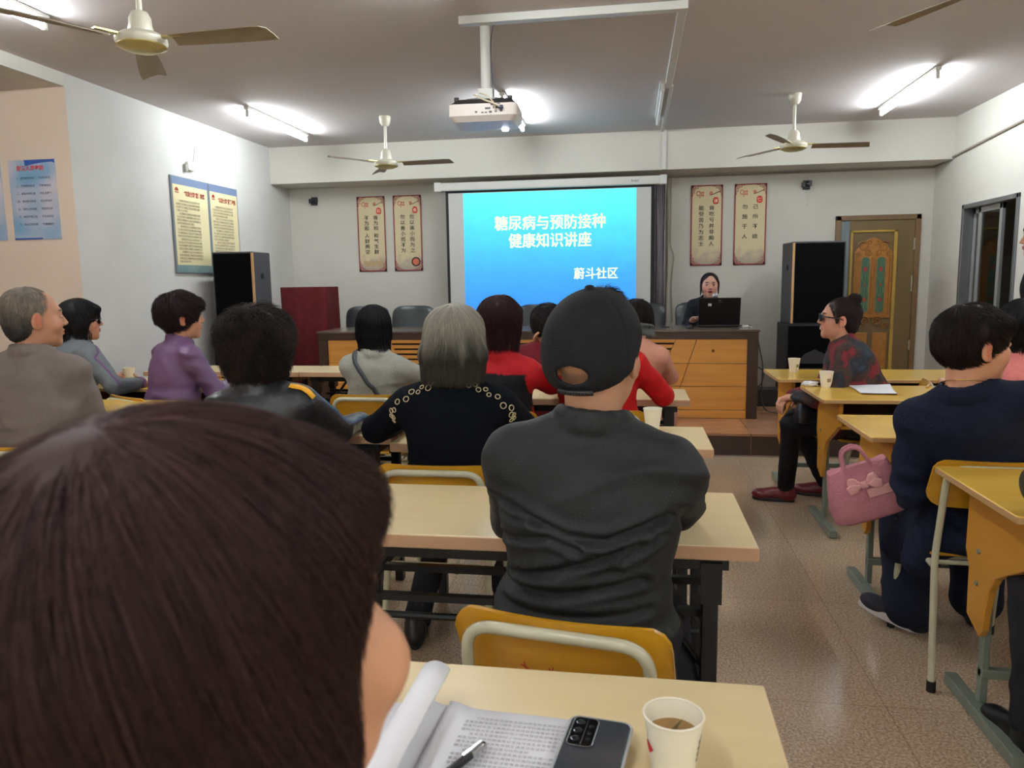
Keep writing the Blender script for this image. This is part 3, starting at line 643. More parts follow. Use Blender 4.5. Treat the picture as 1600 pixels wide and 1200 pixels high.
o = bpy.data.objects['computer_mouse']; o.location = (0.5, 6.8, ZD); tag(o, 'small black computer mouse beside the laptop on the podium desk', 'computer mouse')
mc = empty('microphone', (0.73, 7.06, ZD), 0, 'small grey desk microphone held up at the presenter mouth behind the laptop', 'microphone')
MB().tube(fillet([(0, 0.0, 0.004), (0, 0.02, 0.18), (0.0, -0.02, 0.262)], 0.05), 0.006, 8).build('stem', mat('mic_stem', (60, 60, 64), 0.4), mc, smooth=50)
MB().lathe([(0.006, -0.022), (0.02, -0.01), (0.023, 0.005), (0.015, 0.02), (0.004, 0.025)], c=(0, -0.022, 0.272)).build('head', mat('mic_grey', (170, 176, 182), 0.35, 0.5), mc, smooth=50)
MB().lathe([(0.045, 0), (0.045, 0.01), (0.02, 0.016)]).build('stand_base', mat('mic_base', (26, 26, 28), 0.4), mc, smooth=50)
tag(MB().lathe([(0.04, 0), (0.04, 0.008), (0.01, 0.012)]).tube([(0, 0, 0.01), (0.004, 0.01, 0.2)], 0.0035, 6).build('cable_stand', mat('stand_black', (24, 24, 26), 0.4), None, smooth=50), 'thin black cable stand at the screen end of the podium desk', 'stand').location = (0.29, 6.95, ZD)
tag(MB().tube(fillet([(0.93, 7.0, ZD+0.01), (1.0, 6.97, ZD+0.012), (1.05, 6.9, ZD+0.006), (1.075, 6.85, 0.86), (1.13, 6.84, 0.6), (1.12, 6.84, 0.3), (1.16, 6.86, 0.19), (1.28, 6.8, 0.185)], 0.06), 0.006, 8)
    .tube(fillet([(1.06, 6.86, 0.6), (1.15, 6.86, 0.55), (1.12, 6.86, 0.42), (1.06, 6.86, 0.4)], 0.05), 0.005, 8).build('power_cable', mat('cable_graphite', (60, 60, 62), 0.5), None, smooth=60), 'dark cable drooping off the laptop end of the podium desk', 'cable')
ad = empty('charger_cable', (0.98, 6.86, ZD), 0, 'small white plug and cable beside the laptop', 'charger')
MB().box(-0.03, 0.02, -0.02, 0.02, 0, 0.022).build('plug', mat('plug_white', (214, 212, 206), 0.45), ad, 0.005)
MB().tube(fillet([(0.02, 0, 0.01), (0.05, 0.02, 0.006), (0.06, -0.02, 0.006), (0.03, -0.05, 0.006)], 0.02), 0.003, 6).build('wire', mat('wire_white', (206, 204, 198), 0.5), ad)
# office chairs behind the desk
m_leather = mat('black_leather', (40, 44, 46), 0.38, bump=(25, 0.25)); m_chair_metal = mat('chair_black_metal', (24, 24, 26), 0.4, 0.4)
def office_chair(x, y, rz, label, w_=0.47):
    r = empty('office_chair', (x, y, ZS), rz, label, 'office chair', 'black leather chairs behind the podium desk')
    # faces -Y (the audience)
    b = MB(); vs = []; fs = []; NU, NV = 8, 10
    def pt(u, v, side):
        hw = w_/2*(1-0.1*max(0, (v-0.72)/0.28)**2-0.08*(1-v)); z = 0.5+0.46*v
        x_ = (u*2-1)*hw; corner = (abs(u*2-1))**6*(v**10)*0.035
        y_ = 0.14+0.12*v**1.3-0.03*(1-(u*2-1)**2)
        return (x_, y_+(0.028 if side else -0.028)*(1-0.6*abs(u*2-1)**4), z-corner)
    for side in (0, 1):
        for j in range(NV+1):
            for i in range(NU+1): vs.append(pt(i/NU, j/NV, side))
    S = (NU+1)*(NV+1)
    for j in range(NV):
        for i in range(NU):
            a = j*(NU+1)+i; fs.append((a, a+1, a+NU+2, a+NU+1)); fs.append((S+a, S+a+NU+1, S+a+NU+2, S+a+1))
    for j in range(NV):
        a = j*(NU+1); fs.append((a, a+NU+1, S+a+NU+1, S+a)); a += NU; fs.append((a, S+a, S+a+NU+1, a+NU+1))
    for i in range(NU):
        a = i; fs.append((a, S+a, S+a+1, a+1)); a += NV*(NU+1); fs.append((a, a+1, S+a+1, S+a))
    bo = b.add(vs, fs).build('backrest', m_leather, r, smooth=60); s2 = bo.modifiers.new('soft', 'SUBSURF'); s2.levels = 1; s2.render_levels = 1
    MB().prism(rrect(0.46, 0.44, 0.07, 5, 0, -0.06), 'z', 0.42, 0.5).build('seat', m_leather, r, 0.02, smooth=40)
    for s in (-1, 1): MB().tube(fillet([(s*0.19, 0.16, 0.48), (s*0.235, 0.14, 0.64), (s*0.235, -0.16, 0.64), (s*0.2, -0.2, 0.45)], 0.06), 0.014, 8).build('armrest', m_chair_metal, r, smooth=50)
    MB().cyl((0, -0.05), 0.025, 0.08, 0.43, 14).build('column', m_chair_metal, r, smooth=50)
    sp_ = MB()
    for k in range(5):
        a = k*2*PI/5; sp_.tube([(0, -0.05, 0.09), (0.25*math.cos(a), -0.05+0.25*math.sin(a), 0.055)], [0.02, 0.012], 8)
    sp_.build('star_base', m_chair_metal, r, smooth=50)
    for k in range(5):
        a = k*2*PI/5; MB().lathe([(0.003, -0.012), (0.024, -0.012), (0.024, 0.012), (0.003, 0.012)], M=Matrix.Translation((0.25*math.cos(a), -0.05+0.25*math.sin(a), 0.025)) @ Matrix.Rotation(a, 4, 'Z') @ Matrix.Rotation(PI/2, 4, 'X')).build('caster', m_chair_metal, r)
    return r
for x, rz, lb in ((-2.72, 0.1, 'black leather office chair behind the desk end nearest the red-draped box'), (-2.24, 0.02, 'black leather office chair second from the red-draped box'), (-0.93, 0, 'black leather office chair in front of the middle of the blue slide'),
                  (0.09, -0.05, 'black leather office chair below the screen edge next to the curtain')):
    office_chair(x, 7.42, rz, lb)
office_chair(0.66, 7.62, 0.05, 'black leather office chair the presenter sits on', 0.46)
# speakers
m_spk = mat('speaker_black', (26, 27, 30), 0.55, bump=(80, 0.2)); m_grille = mat('speaker_grille', (8, 9, 10), 0.9, bump=(160, 0.5), spec=0.08); m_gold_strip = mat('orange_edge', (206, 160, 108), 0.45)
m_spk_side = mat('speaker_side_grey', (66, 66, 70), 0.6)
def speaker(x, y, z, w_, d, h, rz, label, strip, kind='upper'):
    r = empty('loudspeaker', (x, y, z), rz, label, 'loudspeaker')
    MB().box(-w_/2, w_/2, 0, d, 0, h).build('cabinet', m_spk_side if kind == 'upper' else m_spk, r, 0.008)
    MB().box(-w_/2+0.015, w_/2-0.015, -0.012, 0.001, 0.015, h-0.015).build('grille', m_grille, r, 0.006)
    if strip: MB().box(strip*w_/2-0.009, strip*w_/2+0.009, -0.014, 0.004, 0.012, h-0.012).build('edge_strip', m_gold_strip, r)
    if kind == 'upper':
        for s in (-1, 1): MB().box(s*w_/2-0.003, s*w_/2+0.003, d*0.42, d*0.42+0.055, h*0.66, h*0.66+0.05).build('handle_recess', mat('recess_black', (8, 8, 9), 0.8), r)
    else:
        MB().prism([(-w_*0.32, h*0.5), (w_*0.32, h*0.5), (w_*0.18, h*0.62), (0, h*0.68), (-w_*0.18, h*0.62)], 'y', -0.018, -0.011).build('horn_mark', mat('horn_grey', (40, 40, 42), 0.5), r)
        MB().box(-w_/2+0.02, w_/2-0.02, -0.016, -0.01, h*0.42, h*0.44).build('seam', m_spk, r)
    for sx_ in (-1, 1):
        for sy_ in (0.05, d-0.05): MB().cyl((sx_*(w_/2-0.05), sy_), 0.018, -0.0, 0.012, 10)
    return r
speaker(1.715, 7.55, ZS, 0.52, 0.5, 0.745, 0, 'lower black loudspeaker cabinet under the tall one in front of the carved door', 0, 'lower')
sr = speaker(1.73, 7.56, ZS+0.745, 0.475, 0.42, 0.775, 0.06, 'tall black loudspeaker with an orange edge strip standing in front of the carved door', -1)
text_obj('badge_lettering', 'JBL', 0.03, Matrix.Translation((0.05, -0.0135, 0.09)) @ RX, m_pipe, sr, bold=0.001)
speaker(-3.52, 6.42, ZS, 0.5, 0.5, 0.775, 0.12, 'lower black loudspeaker cabinet against the left wall', 0, 'lower')
speaker(-3.56, 6.44, ZS+0.775, 0.385, 0.36, 0.715, 0.03, 'tall black loudspeaker beside the notice boards', 1)
# red velvet cloth over a box: built as one draped surface with folds
def draped(name, x, y, z, w_, d, h, m, label, cat):
    N = 120; L = 14; vs = []; fs = []
    per = rrect(w_, d, 0.035, 6); 
    pts = []
    P = [Vector((a, b)) for a, b in per]; tot = sum((P[i]-P[i-1]).length for i in range(len(P)))
    acc = 0; seg = 0; i = 0
    for k in range(N):
        target = tot*k/N
        while acc+(P[(i+1) % len(P)]-P[i]).length < target: acc += (P[(i+1) % len(P)]-P[i]).length; i += 1
        a, b = P[i], P[(i+1) % len(P)]; l = (b-a).length; pts.append(a+(b-a)*((target-acc)/max(l, 1e-6)))
    for j in range(L+1):
        t = j/L; zz = h*(1-t)
        for k, p in enumerate(pts):
            a = 2*PI*k/N; amp = 0.02*t**1.1+0.002
            f = 1+amp*(0.7*math.sin(a*5+2.1*t)+0.35*math.sin(a*13+1.3+3*t)+0.5*math.sin(a*3+4*t))/(w_/2)*0.5+0.03*t*math.sin(a*3+1)
            vs.append((p.x*f, p.y*f, zz))
    for j in range(L):
        for k in range(N): fs.append((j*N+k, (j+1)*N+k, (j+1)*N+(k+1) % N, j*N+(k+1) % N))
    fs.append(tuple(range(N))); fs.append(tuple(reversed([L*N+k for k in range(N)])))
    o = MB().add(vs, fs).build(name, m, None, smooth=50); o.location = (x, y, z); return tag(o, label, cat)
dr_ = draped('velvet_cloth', -3.295, 7.48, ZS, 0.49, 0.38, 1.165, mat('crimson_velvet', (96, 6, 18), 0.85, noise=(6, (72, 4, 12), 0.5), bump=(14, 0.5)), 'dark red velvet cloth draped to the floor over a tall box in the corner', 'cloth')
# brown box and cable heap behind the speaker corner
tag(MB().box(-0.14, 0.14, -0.1, 0.1, 0, 0.16).build('floor_box', mat('floor_box_black', (22, 20, 20), 0.6), None, 0.006), 'small black box on the stage floor beside the podium desk end', 'box').location = (1.22, 7.35, ZS)

# ------------------------------------------------------------------ school chairs
m_ply = mat('yellow_plywood', (204, 150, 30), 0.3, noise=(6, (184, 128, 22), 0.6, (1, 1, 4)), coat=0.3)
m_plyedge = mat('ply_edge_tan', (200, 142, 84), 0.5)
m_cream_tube = mat('cream_tube', (196, 194, 168), 0.28, noise=(14, (170, 164, 138), 0.5))
m_rubber = mat('black_rubber', (16, 16, 17), 0.6)
CHAIRS = []
def school_chair():
    r = empty('school_chair')
    st_ = MB(); NU, NV = 10, 8; vs = []; fs = []
    def sp(u, v): x = (u*2-1)*0.19; y = -0.185+0.385*v; return x, y, 0.435-0.012*math.sin(PI*u)-0.02*max(0, (v-0.8)/0.2)**2+0.008*(1-v)
    out = rrect(0.385, 0.385, 0.05, 5, 0, 0.01)
    st_.prism(out, 'z', 0.424, 0.438)
    seat = st_.build('seat', m_ply, r, 0.004, smooth=40)
    # backrest plate: curved, with rounded corners
    cols_ = 16; vs = []; fs = []
    def wz(u):
        e = abs(u*2-1); d = 0.045; x = e*0.2
        if x > 0.2-d: q = (x-(0.2-d))/d; dz = d*(1-math.sqrt(max(0, 1-q*q)))
        else: dz = 0
        return dz
    for i in range(cols_+1):
        u = i/cols_; u = 0.5-0.5*math.cos(PI*u); x = (u*2-1)*0.2; dz = wz(u); y = -0.245+0.03*((u*2-1)**2)
        for z_, yy in ((0.60+dz, 0.03), (0.765-dz, -0.012)):
            vs.append((x, y+yy+0.0055, z_)); vs.append((x, y+yy-0.0055, z_))
    for i in range(cols_):
        a = i*4; b = a+4
        fs += [(a, b, b+2, a+2), (a+1, a+3, b+3, b+1), (a+2, b+2, b+3, a+3), (a, a+1, b+1, b)]
    fs += [(0, 2, 3, 1), (cols_*4, cols_*4+1, cols_*4+3, cols_*4+2)]
    MB().add(vs, fs).build('backrest', m_ply, r, smooth=35)
    MB().tube(fillet([(-0.185, -0.29, 0.012), (-0.172, -0.215, 0.43), (-0.165, -0.265, 0.742), (0.165, -0.265, 0.742), (0.172, -0.215, 0.43), (0.185, -0.29, 0.012)], 0.055, 7), 0.0115, 10).build('back_frame', m_cream_tube, r, smooth=60)
    for s in (-1, 1):
        lg = MB().tube(fillet([(s*0.172, -0.212, 0.40), (s*0.17, 0.13, 0.41), (s*0.175, 0.19, 0.012)], 0.05, 6), 0.0115, 10).build('front_leg', m_cream_tube, r, smooth=60)
        MB().cyl((s*0.175, 0.19), 0.0145, 0.0, 0.035, 12).build('rubber_foot', m_rubber, lg, smooth=50)
        MB().cyl((s*0.185, -0.29), 0.0145, 0.0, 0.035, 12).build('rubber_foot', m_rubber, r, smooth=50)
    MB().tube([(-0.172, 0.165, 0.30), (0.172, 0.165, 0.30)], 0.008, 8).build('cross_rail', m_cream_tube, r, smooth=60); MB().tube([(-0.172, -0.2, 0.41), (0.172, -0.2, 0.41)], 0.008, 8).build('cross_rail', m_cream_tube, r, smooth=60)
    return r
_proto = [None]
def place_chair(x, y, rz, label, z=0.0):
    if _proto[0] is None: _proto[0] = school_chair(); r = _proto[0]
    else: r = copy_tree(_proto[0])
    r.location = (x, y, z); r.rotation_euler = (0, 0, rz); tag(r, label, 'chair', 'yellow plywood school chairs with cream tube frames')
    return r
# ------------------------------------------------------------------ folding tables (tan laminate, black steel)
m_lam = mat('tan_laminate', (226, 206, 160), 0.3, noise=(3.5, (216, 192, 144), 0.5, (1, 5, 1)))
m_lam_edge = mat('pinkish_edge', (196, 156, 122), 0.45, noise=(4, (184, 142, 106), 0.5, (1, 1, 8)))
m_black_steel = mat('black_steel', (20, 21, 23), 0.38, 0.3)
def folding_table(x0, x1, y0, y1, label, rz=0.0):
    w_, d = x1-x0, y1-y0
    r = empty('folding_table', ((x0+x1)/2, (y0+y1)/2, 0), rz, label, 'folding table', 'tan laminate folding tables on black steel legs')
    top = MB().box(-w_/2, w_/2, -d/2, d/2, 0.7145, 0.75).build('table_top', m_lam, r, 0.003)
    MB().box(-w_/2-0.0015, w_/2+0.0015, -d/2-0.0015, d/2+0.0015, 0.7165, 0.7475).build('edge_band', m_lam_edge, top, 0.002)
    MB().box(-w_/2+0.06, w_/2-0.06, -d/2+0.03, -d/2+0.055, 0.68, 0.714).box(-w_/2+0.06, w_/2-0.06, d/2-0.055, d/2-0.03, 0.68, 0.714).build('apron', m_black_steel, r, 0.002)
    for s in (-1, 1):
        lx = s*(w_/2-0.1)
        for sy_ in (-1, 1):
            MB().box(lx-0.019, lx+0.019, sy_*(d/2-0.06)-0.019, sy_*(d/2-0.06)+0.019, 0.0, 0.70).build('leg', m_black_steel, r, 0.003)
        MB().box(lx-0.012, lx+0.012, -d/2+0.06, d/2-0.06, 0.10, 0.125).box(lx-0.02, lx+0.02, -d/2+0.04, d/2-0.04, 0.66, 0.70).build('leg_tie', m_black_steel, r)
        for sy_ in (-1, 1): MB().tube([(lx, sy_*(d/2-0.09), 0.40), (lx-s*0.22, sy_*(d/2-0.09), 0.69)], 0.009, 8).build('brace', m_black_steel, r, smooth=50)
        MB().box(lx-0.024, lx+0.024, -d/2+0.02, -d/2+0.085, 0.60, 0.70).build('hinge_plate', m_black_steel, r); MB().box(lx-0.024, lx+0.024, d/2-0.085, d/2-0.02, 0.60, 0.70).build('hinge_plate', m_black_steel, r)
    MB().tube([(-w_/2+0.1, 0.08, 0.40), (w_/2-0.1, 0.08, 0.40)], 0.011, 8).build('shelf_rail', m_black_steel, r)
    sh = MB()
    for yy, zz in ((d/2-0.10, 0.57), (0.02, 0.56), (-d/2+0.12, 0.53)): sh.box(-w_/2+0.1, w_/2-0.1, yy-0.011, yy+0.011, zz, zz+0.018)
    sh.build('storage_rack', m_black_steel, r)
    return r
folding_table(-1.005, 0.195, 0.665, 1.11, 'tan folding table nearest the camera, with the open book, phone and cup', math.radians(-0.5))
folding_table(-0.915, 0.285, 1.71, 2.16, 'tan folding table in front of the man in the black cap')
folding_table(-0.91, 0.29, 2.73, 3.15, 'tan folding table in front of the grey-haired woman')
folding_table(-2.15, -0.95, 2.86, 3.29, 'tan folding table in front of the curly-haired woman')
folding_table(-0.91, 0.29, 3.87, 4.265, 'tan folding table under the elbow of the person in the red jacket')
folding_table(-3.5, -2.31, 4.98, 5.385, 'tan folding table before the left loudspeaker in the front row')
folding_table(-2.30, -1.1, 4.98, 5.385, 'tan folding table in front of the red velvet cloth')
folding_table(-1.09, 0.05, 4.98, 5.385, 'tan folding table hidden behind the black cap, end of the row nearest the stage')
# ------------------------------------------------------------------ school desks (yellow tops, slab sides, steel feet)
m_desk_yellow = mat('desk_yellow', (236, 192, 84), 0.22, noise=(3, (224, 176, 68), 0.5, (1, 4, 1)), coat=0.2)
m_desk_side = mat('desk_side_amber', (206, 146, 52), 0.35, noise=(3, (186, 126, 42), 0.6, (1, 1, 5)))
m_desk_edge = mat('desk_edge_worn', (190, 150, 100), 0.5)
m_desk_in = mat('desk_inner_brown', (70, 46, 28), 0.7)
m_grey_steel = mat('grey_green_steel', (132, 142, 130), 0.4, 0.2, noise=(10, (112, 120, 108), 0.5))
def school_desk(x0, yn, yf, label, w_=1.15, rz=0.0):
    """x0 aisle-side edge, yn near edge, yf far edge; sitter on the near side"""
    d = yf-yn; r = empty('school_desk', (x0+w_/2, (yn+yf)/2, 0), rz, label, 'school desk', 'yellow school desks with slab sides')
    top = MB().prism(rrect(w_, d, 0.012, 3), 'z', 0.7285, 0.75).build('desk_top', m_desk_yellow, r, 0.003, smooth=30)
    MB().prism(rrect(w_+0.002, d+0.002, 0.013, 3), 'z', 0.7305, 0.7475).build('edge_band', m_desk_edge, top, 0.001, smooth=30)
    # slab side outline in (y, z)
    pr = [(-d/2+0.05, 0.7285), (d/2-0.05, 0.7285), (d/2-0.045, 0.50), (d/2-0.075, 0.45), (d/2-0.08, 0.30), (d/2-0.17, 0.262), (d/2-0.19, 0.29)]
    cur = [(d/2-0.195, 0.34), (d/2-0.215, 0.42), (d/2-0.25, 0.475), (d/2-0.31, 0.51), (d/2-0.36, 0.535), (-d/2+0.06, 0.60)]
    for s in (-1, 1):
        x = s*(w_/2-0.1)
        sd = MB().prism(pr+cur, 'x', x-0.011, x+0.011).build('side_panel', m_desk_side, r, 0.003)
        for z_ in (0.52, 0.42): MB().tube([(x-0.016, d/2-0.14, z_), (x+0.016, d/2-0.14, z_)], 0.008, 8).build('bolt', m_grey_steel, sd)
        MB().box(x-0.035 if s > 0 else x+0.011, x-0.011 if s > 0 else x+0.035, d/2-0.155, d/2-0.125, 0.035, 0.60).build('post', m_grey_steel, r, 0.004)
        MB().box(x-0.02, x+0.02, -d/2+0.10, d/2+0.03, 0.004, 0.042).build('foot_bar', m_grey_steel, r, 0.004)
    MB().box(-w_/2+0.111, w_/2-0.111, d/2-0.06, d/2-0.045, 0.52, 0.7285).build('modesty_board', m_desk_in, r)
    MB().box(-w_/2+0.111, w_/2-0.111, -d/2+0.08, d/2-0.045, 0.585, 0.60).build('shelf', m_desk_side, r)
    MB().box(-w_/2+0.111, w_/2-0.111, d/2-0.16, d/2-0.13, 0.12, 0.15).build('stretcher', m_grey_steel, r, 0.004)
    return r
school_desk(0.955, 2.01, 2.545, 'yellow school desk nearest the camera on the right, behind the woman in navy')
school_desk(0.895, 2.99, 3.49, 'yellow school desk in front of the woman in navy, pink bag hanging beside it')
school_desk(0.94, 3.92, 4.457, 'yellow school desk with the white paper, tissue and paper cup')
school_desk(0.87, 4.72, 5.25, 'yellow school desk behind the woman in sunglasses, nearest the stage', 1.3)
school_desk(-3.5, 3.2, 3.70, 'yellow school desk in front of the grey-haired man')
school_desk(-3.5, 4.12, 4.61, 'yellow school desk under the sleeve of the woman in glasses', 1.15)
# ------------------------------------------------------------------ cups, papers, small things
m_cup = mat('paper_cup', (238, 232, 212), 0.55); m_tea = mat('tea', (150, 112, 58), 0.12, spec=0.6); m_leafm = mat('tea_leaf', (86, 74, 30), 0.6)
def paper_cup(x, y, z, label, tea=False, h=0.086, mark=None, s=1.0):
    r = empty('paper_cup', (x, y, z), 0, label, 'paper cup', 'white paper cups on the tables')
    R0, R1 = 0.0255*s, 0.0375*s; h *= s
    MB().lathe([(R0-0.001, 0.004), (R0, 0.0), (R0+0.0005, 0.002), (R1, h), (R1-0.001, h+0.0005), (R0-0.0006, 0.006), (0.0005, 0.0055), (0.0005, 0.0045)], closed=True, n=36).build('cup_wall', m_cup, r, smooth=50)
    MB().tube([(R1*math.cos(a), R1*math.sin(a), h) for a in np.linspace(0, 2*PI, 41)[:-1]], 0.0016, 8, closed=True).build('rim', m_cup, r, smooth=60)
    if tea:
        t = MB().lathe([(0.0005, 0.058), (R0+(R1-R0)*0.68, 0.058), (R0+(R1-R0)*0.68, 0.057), (0.0005, 0.057)], n=30).build('tea', m_tea, r)
        MB().add([(0, 0, 0.058), (0.004, 0.004, 0.06), (0.012, 0.006, 0.074), (0.004, 0.010, 0.062), (-0.002, 0.006, 0.0585)], [(0,1,2), (1,3,2), (3,4,2), (4,0,2), (0,4,3,1)]).add([(-0.02, 0.0, 0.0585), (-0.008, 0.004, 0.060), (-0.006, -0.004, 0.0585)], [(0,1,2)]).build('tea_leaf', m_leafm, t)
    return r, R0, R1, h
def cup_mark(r, R0, R1, h, ang, u0, u1, z0, z1, m, shape='band', name='printed_mark'):
    vs = []; n = 8
    def P(a, z): rr = R0+(R1-R0)*z/h+0.0006; return (rr*math.cos(a), rr*math.sin(a), z)
    fs = []
    for i in range(n+1):
        t = i/n; a = math.radians(ang)+(u0+(u1-u0)*t)
        if shape == 'diamond': k = 1-abs(2*t-1); zc = (z0+z1)/2; hh = (z1-z0)/2*k+0.0002; vs += [P(a, zc-hh), P(a, zc+hh)]
        else: vs += [P(a, z0), P(a, z1)]
    for i in range(n): fs.append((2*i, 2*i+2, 2*i+3, 2*i+1))
    MB().add(vs, fs).build(name, m, r)
c = paper_cup(0.052, 0.872, 0.75, 'white paper cup of tea nearest the camera, beside the phone', True, s=0.95)
cup_mark(*c, -160, -0.35, 0.35, 0.036, 0.054, mat('mark_red', (206, 36, 48), 0.5), 'diamond')
for k in range(4): cup_mark(*c, -12, -0.28, 0.28, 0.030+0.008*k, 0.035+0.008*k, mat('mark_grey2', (120, 112, 100), 0.5))
cups = ((-3.238, 4.461, 0.75, 'white paper cup on the left desk near the woman in glasses', 60), (-0.49, 3.05, 0.75, 'white paper cup just beyond the shoulder of the man in the cap', None), (0.084, 3.08, 0.75, 'white paper cup near the red sleeve, on the grey-haired woman table', None),
        (1.035, 5.1, 0.75, 'white paper cup on the desk behind the woman in sunglasses', -10), (1.063, 4.384, 0.75, 'white paper cup with a small printed mark, between tissue and paper', -30), (2.15, 4.9, 0.75, 'white paper cup partly hidden by the neck of the woman in navy', None))
for x, y, z, lb, mk in cups:
    c = paper_cup(x, y, z, lb)
    if mk is not None: cup_mark(*c, mk-45, -0.35, 0.35, 0.03, 0.05, mat('mark_brown', (150, 134, 104), 0.5))
m_paper = mat('white_paper', (238, 238, 244), 0.7)
def sheet(name, poly, z, m, label, cat, amp=0.004):
    """slightly wavy sheet from a quad (4 xy corners)"""
    N = 12; vs = []; fs = []
    for side in (0, 1):
        for j in range(N+1):
            for i in range(N+1):
                u, v = i/N, j/N; p = [(1-u)*(1-v)*poly[0][k]+u*(1-v)*poly[1][k]+u*v*poly[2][k]+(1-u)*v*poly[3][k] for k in (0, 1)]
                vs.append((p[0], p[1], z+0.0012+amp*(0.5+0.5*math.sin(3*u+5*v))*((u-0.5)**2+(v-0.5)**2)*1.5-(0.0008 if side else 0)))
    S = (N+1)**2
    for j in range(N):
        for i in range(N): a = j*(N+1)+i; fs.append((a, a+1, a+N+2, a+N+1)); fs.append((S+a, S+a+N+1, S+a+N+2, S+a+1))
    c = (sum(p[0] for p in poly)/4, sum(p[1] for p in poly)/4)
    o = MB().add([(x-c[0], y-c[1], z_-z) for x, y, z_ in vs], fs).build(name, m, None, smooth=60); o.location = (c[0], c[1], z); return tag(o, label, cat)
sheet('paper_sheet', [(1.164, 4.1), (1.345, 4.08), (1.40, 4.40), (1.20, 4.5)], 0.75, m_paper, 'loose white paper lying on the yellow desk behind the woman in navy', 'paper', 0.02)
# crumpled tissue
def lump(name, x, y, z, sx_, sy_, sz_, m, label, cat, seed, amp=0.35, fr_=9):
    rnd = random.Random(seed); ph = [[rnd.uniform(0, 6.28) for _ in range(3)] for _ in range(4)]; vs = []; fs = []; NU, NV = 26, 16
    for j in range(NV+1):
        th = PI*j/NV
        for i in range(NU):
            a = 2*PI*i/NU; nx, ny, nz = math.sin(th)*math.cos(a), math.sin(th)*math.sin(a), math.cos(th)
            k = 1+amp*sum(math.sin(fr_*0.5*(q+1)*(nx*(1+0.3*q)+ph[q][0])+ph[q][1])*math.sin(fr_*0.4*(q+1)*(ny+nz)+ph[q][2])/(q+1.5) for q in range(4))
            vs.append((sx_*nx*k, sy_*ny*k, max(0, sz_*(nz*k*0.9+0.8))))
    for j in range(NV):
        for i in range(NU): fs.append((j*NU+i, (j+1)*NU+i, (j+1)*NU+(i+1) % NU, j*NU+(i+1) % NU))
    o = MB().add(vs, fs).build(name, m, None, smooth=35); o.location = (x, y, z); return tag(o, label, cat)
lump('crumpled_tissue', 0.985, 4.41, 0.75, 0.042, 0.03, 0.017, m_paper, 'crumpled white tissue on the corner of the yellow desk beside a cup', 'tissue', 5)
lump('folded_hat', -1.37, 5.06, 0.75, 0.062, 0.05, 0.022, mat('grey_felt', (62, 62, 66), 0.8), 'crumpled dark grey cloth hat on the table beside the long grey bob', 'hat', 8, 0.12, 4)
lump('tissue_wad', -1.33, 5.16, 0.75, 0.05, 0.035, 0.03, m_paper, 'white tissue wad behind the dark cloth hat', 'tissue', 12, 0.2)
# ------------------------------------------------------------------ distance-field modelling for bodies, clothes and hair
def rotm(yaw=0.0, pitch=0.0, roll=0.0):
    """yaw about z (ccw), pitch: >0 looks up, roll: >0 tilts to the own right"""
    return np.array(Matrix.Rotation(yaw, 3, 'Z') @ Matrix.Rotation(pitch, 3, 'X') @ Matrix.Rotation(roll, 3, 'Y'))
I3 = np.eye(3)
def cap(a, b, ra, rb=None, k=0.01, op='u'): return ('c', np.array(a, float), np.array(b, float), ra, ra if rb is None else rb, k, op)
def ell(c, r, k=0.01, op='u', R=None): return ('e', np.array(c, float), np.array(r, float), I3 if R is None else R, 0, k, op)
def rbox(c, h, r=0.01, k=0.01, op='u', R=None): return ('b', np.array(c, float), np.array(h, float), I3 if R is None else R, r, k, op)
def xf(pr, R, t, s=1.0):
    if pr[0] == 'c': return ('c', R @ pr[1]*s+t, R @ pr[2]*s+t, pr[3]*s, pr[4]*s, pr[5]*s, pr[6])
    return (pr[0], R @ pr[1]*s+t, pr[2]*s, R @ pr[3], pr[4]*s, pr[5]*s, pr[6])
def grow(prs, d): 
    out = []
    for p in prs:
        if p[0] == 'c': out.append(('c', p[1], p[2], p[3]+d, p[4]+d, p[5], p[6]))
        else: out.append((p[0], p[1], p[2]+d, p[3], p[4], p[5], p[6]))
    return out
def sd(p, X, Y, Z):
    if p[0] == 'c':
        a, b = p[1], p[2]; ba = b-a; L = max(float(ba @ ba), 1e-12)
        px, py, pz = X-a[0], Y-a[1], Z-a[2]
        t = np.clip((px*ba[0]+py*ba[1]+pz*ba[2])/L, 0, 1)
        return np.sqrt((px-ba[0]*t)**2+(py-ba[1]*t)**2+(pz-ba[2]*t)**2)-(p[3]+(p[4]-p[3])*t)
    c, r, R = p[1], p[2], p[3]; px, py, pz = X-c[0], Y-c[1], Z-c[2]
    q = [px*R[0, i]+py*R[1, i]+pz*R[2, i] for i in range(3)]
    if p[0] == 'e':
        k0 = np.sqrt((q[0]/r[0])**2+(q[1]/r[1])**2+(q[2]/r[2])**2); k1 = np.sqrt((q[0]/r[0]**2)**2+(q[1]/r[1]**2)**2+(q[2]/r[2]**2)**2)
        return k0*(k0-1)/np.maximum(k1, 1e-6)
    d = [np.abs(q[i])-(r[i]-p[4]) for i in range(3)]
    return np.sqrt(np.maximum(d[0], 0)**2+np.maximum(d[1], 0)**2+np.maximum(d[2], 0)**2)+np.minimum(np.maximum(np.maximum(d[0], d[1]), d[2]), 0)-p[4]
def bbox(p):
    if p[0] == 'c':
        m = max(p[3], p[4]); return np.minimum(p[1], p[2])-m, np.maximum(p[1], p[2])+m
    e = np.abs(p[3]) @ p[2]; return p[1]-e, p[1]+e
def axis(lo, hi, h, fine=()):
    out = [lo]
    while out[-1] < hi:
        x = out[-1]; s = h
        for a, b, hf in fine:
            if a-1e-9 <= x < b: s = min(s, hf)
            elif x < a: s = min(s, max(hf, a-x))
        out.append(x+s)
    return np.array(out, np.float32)
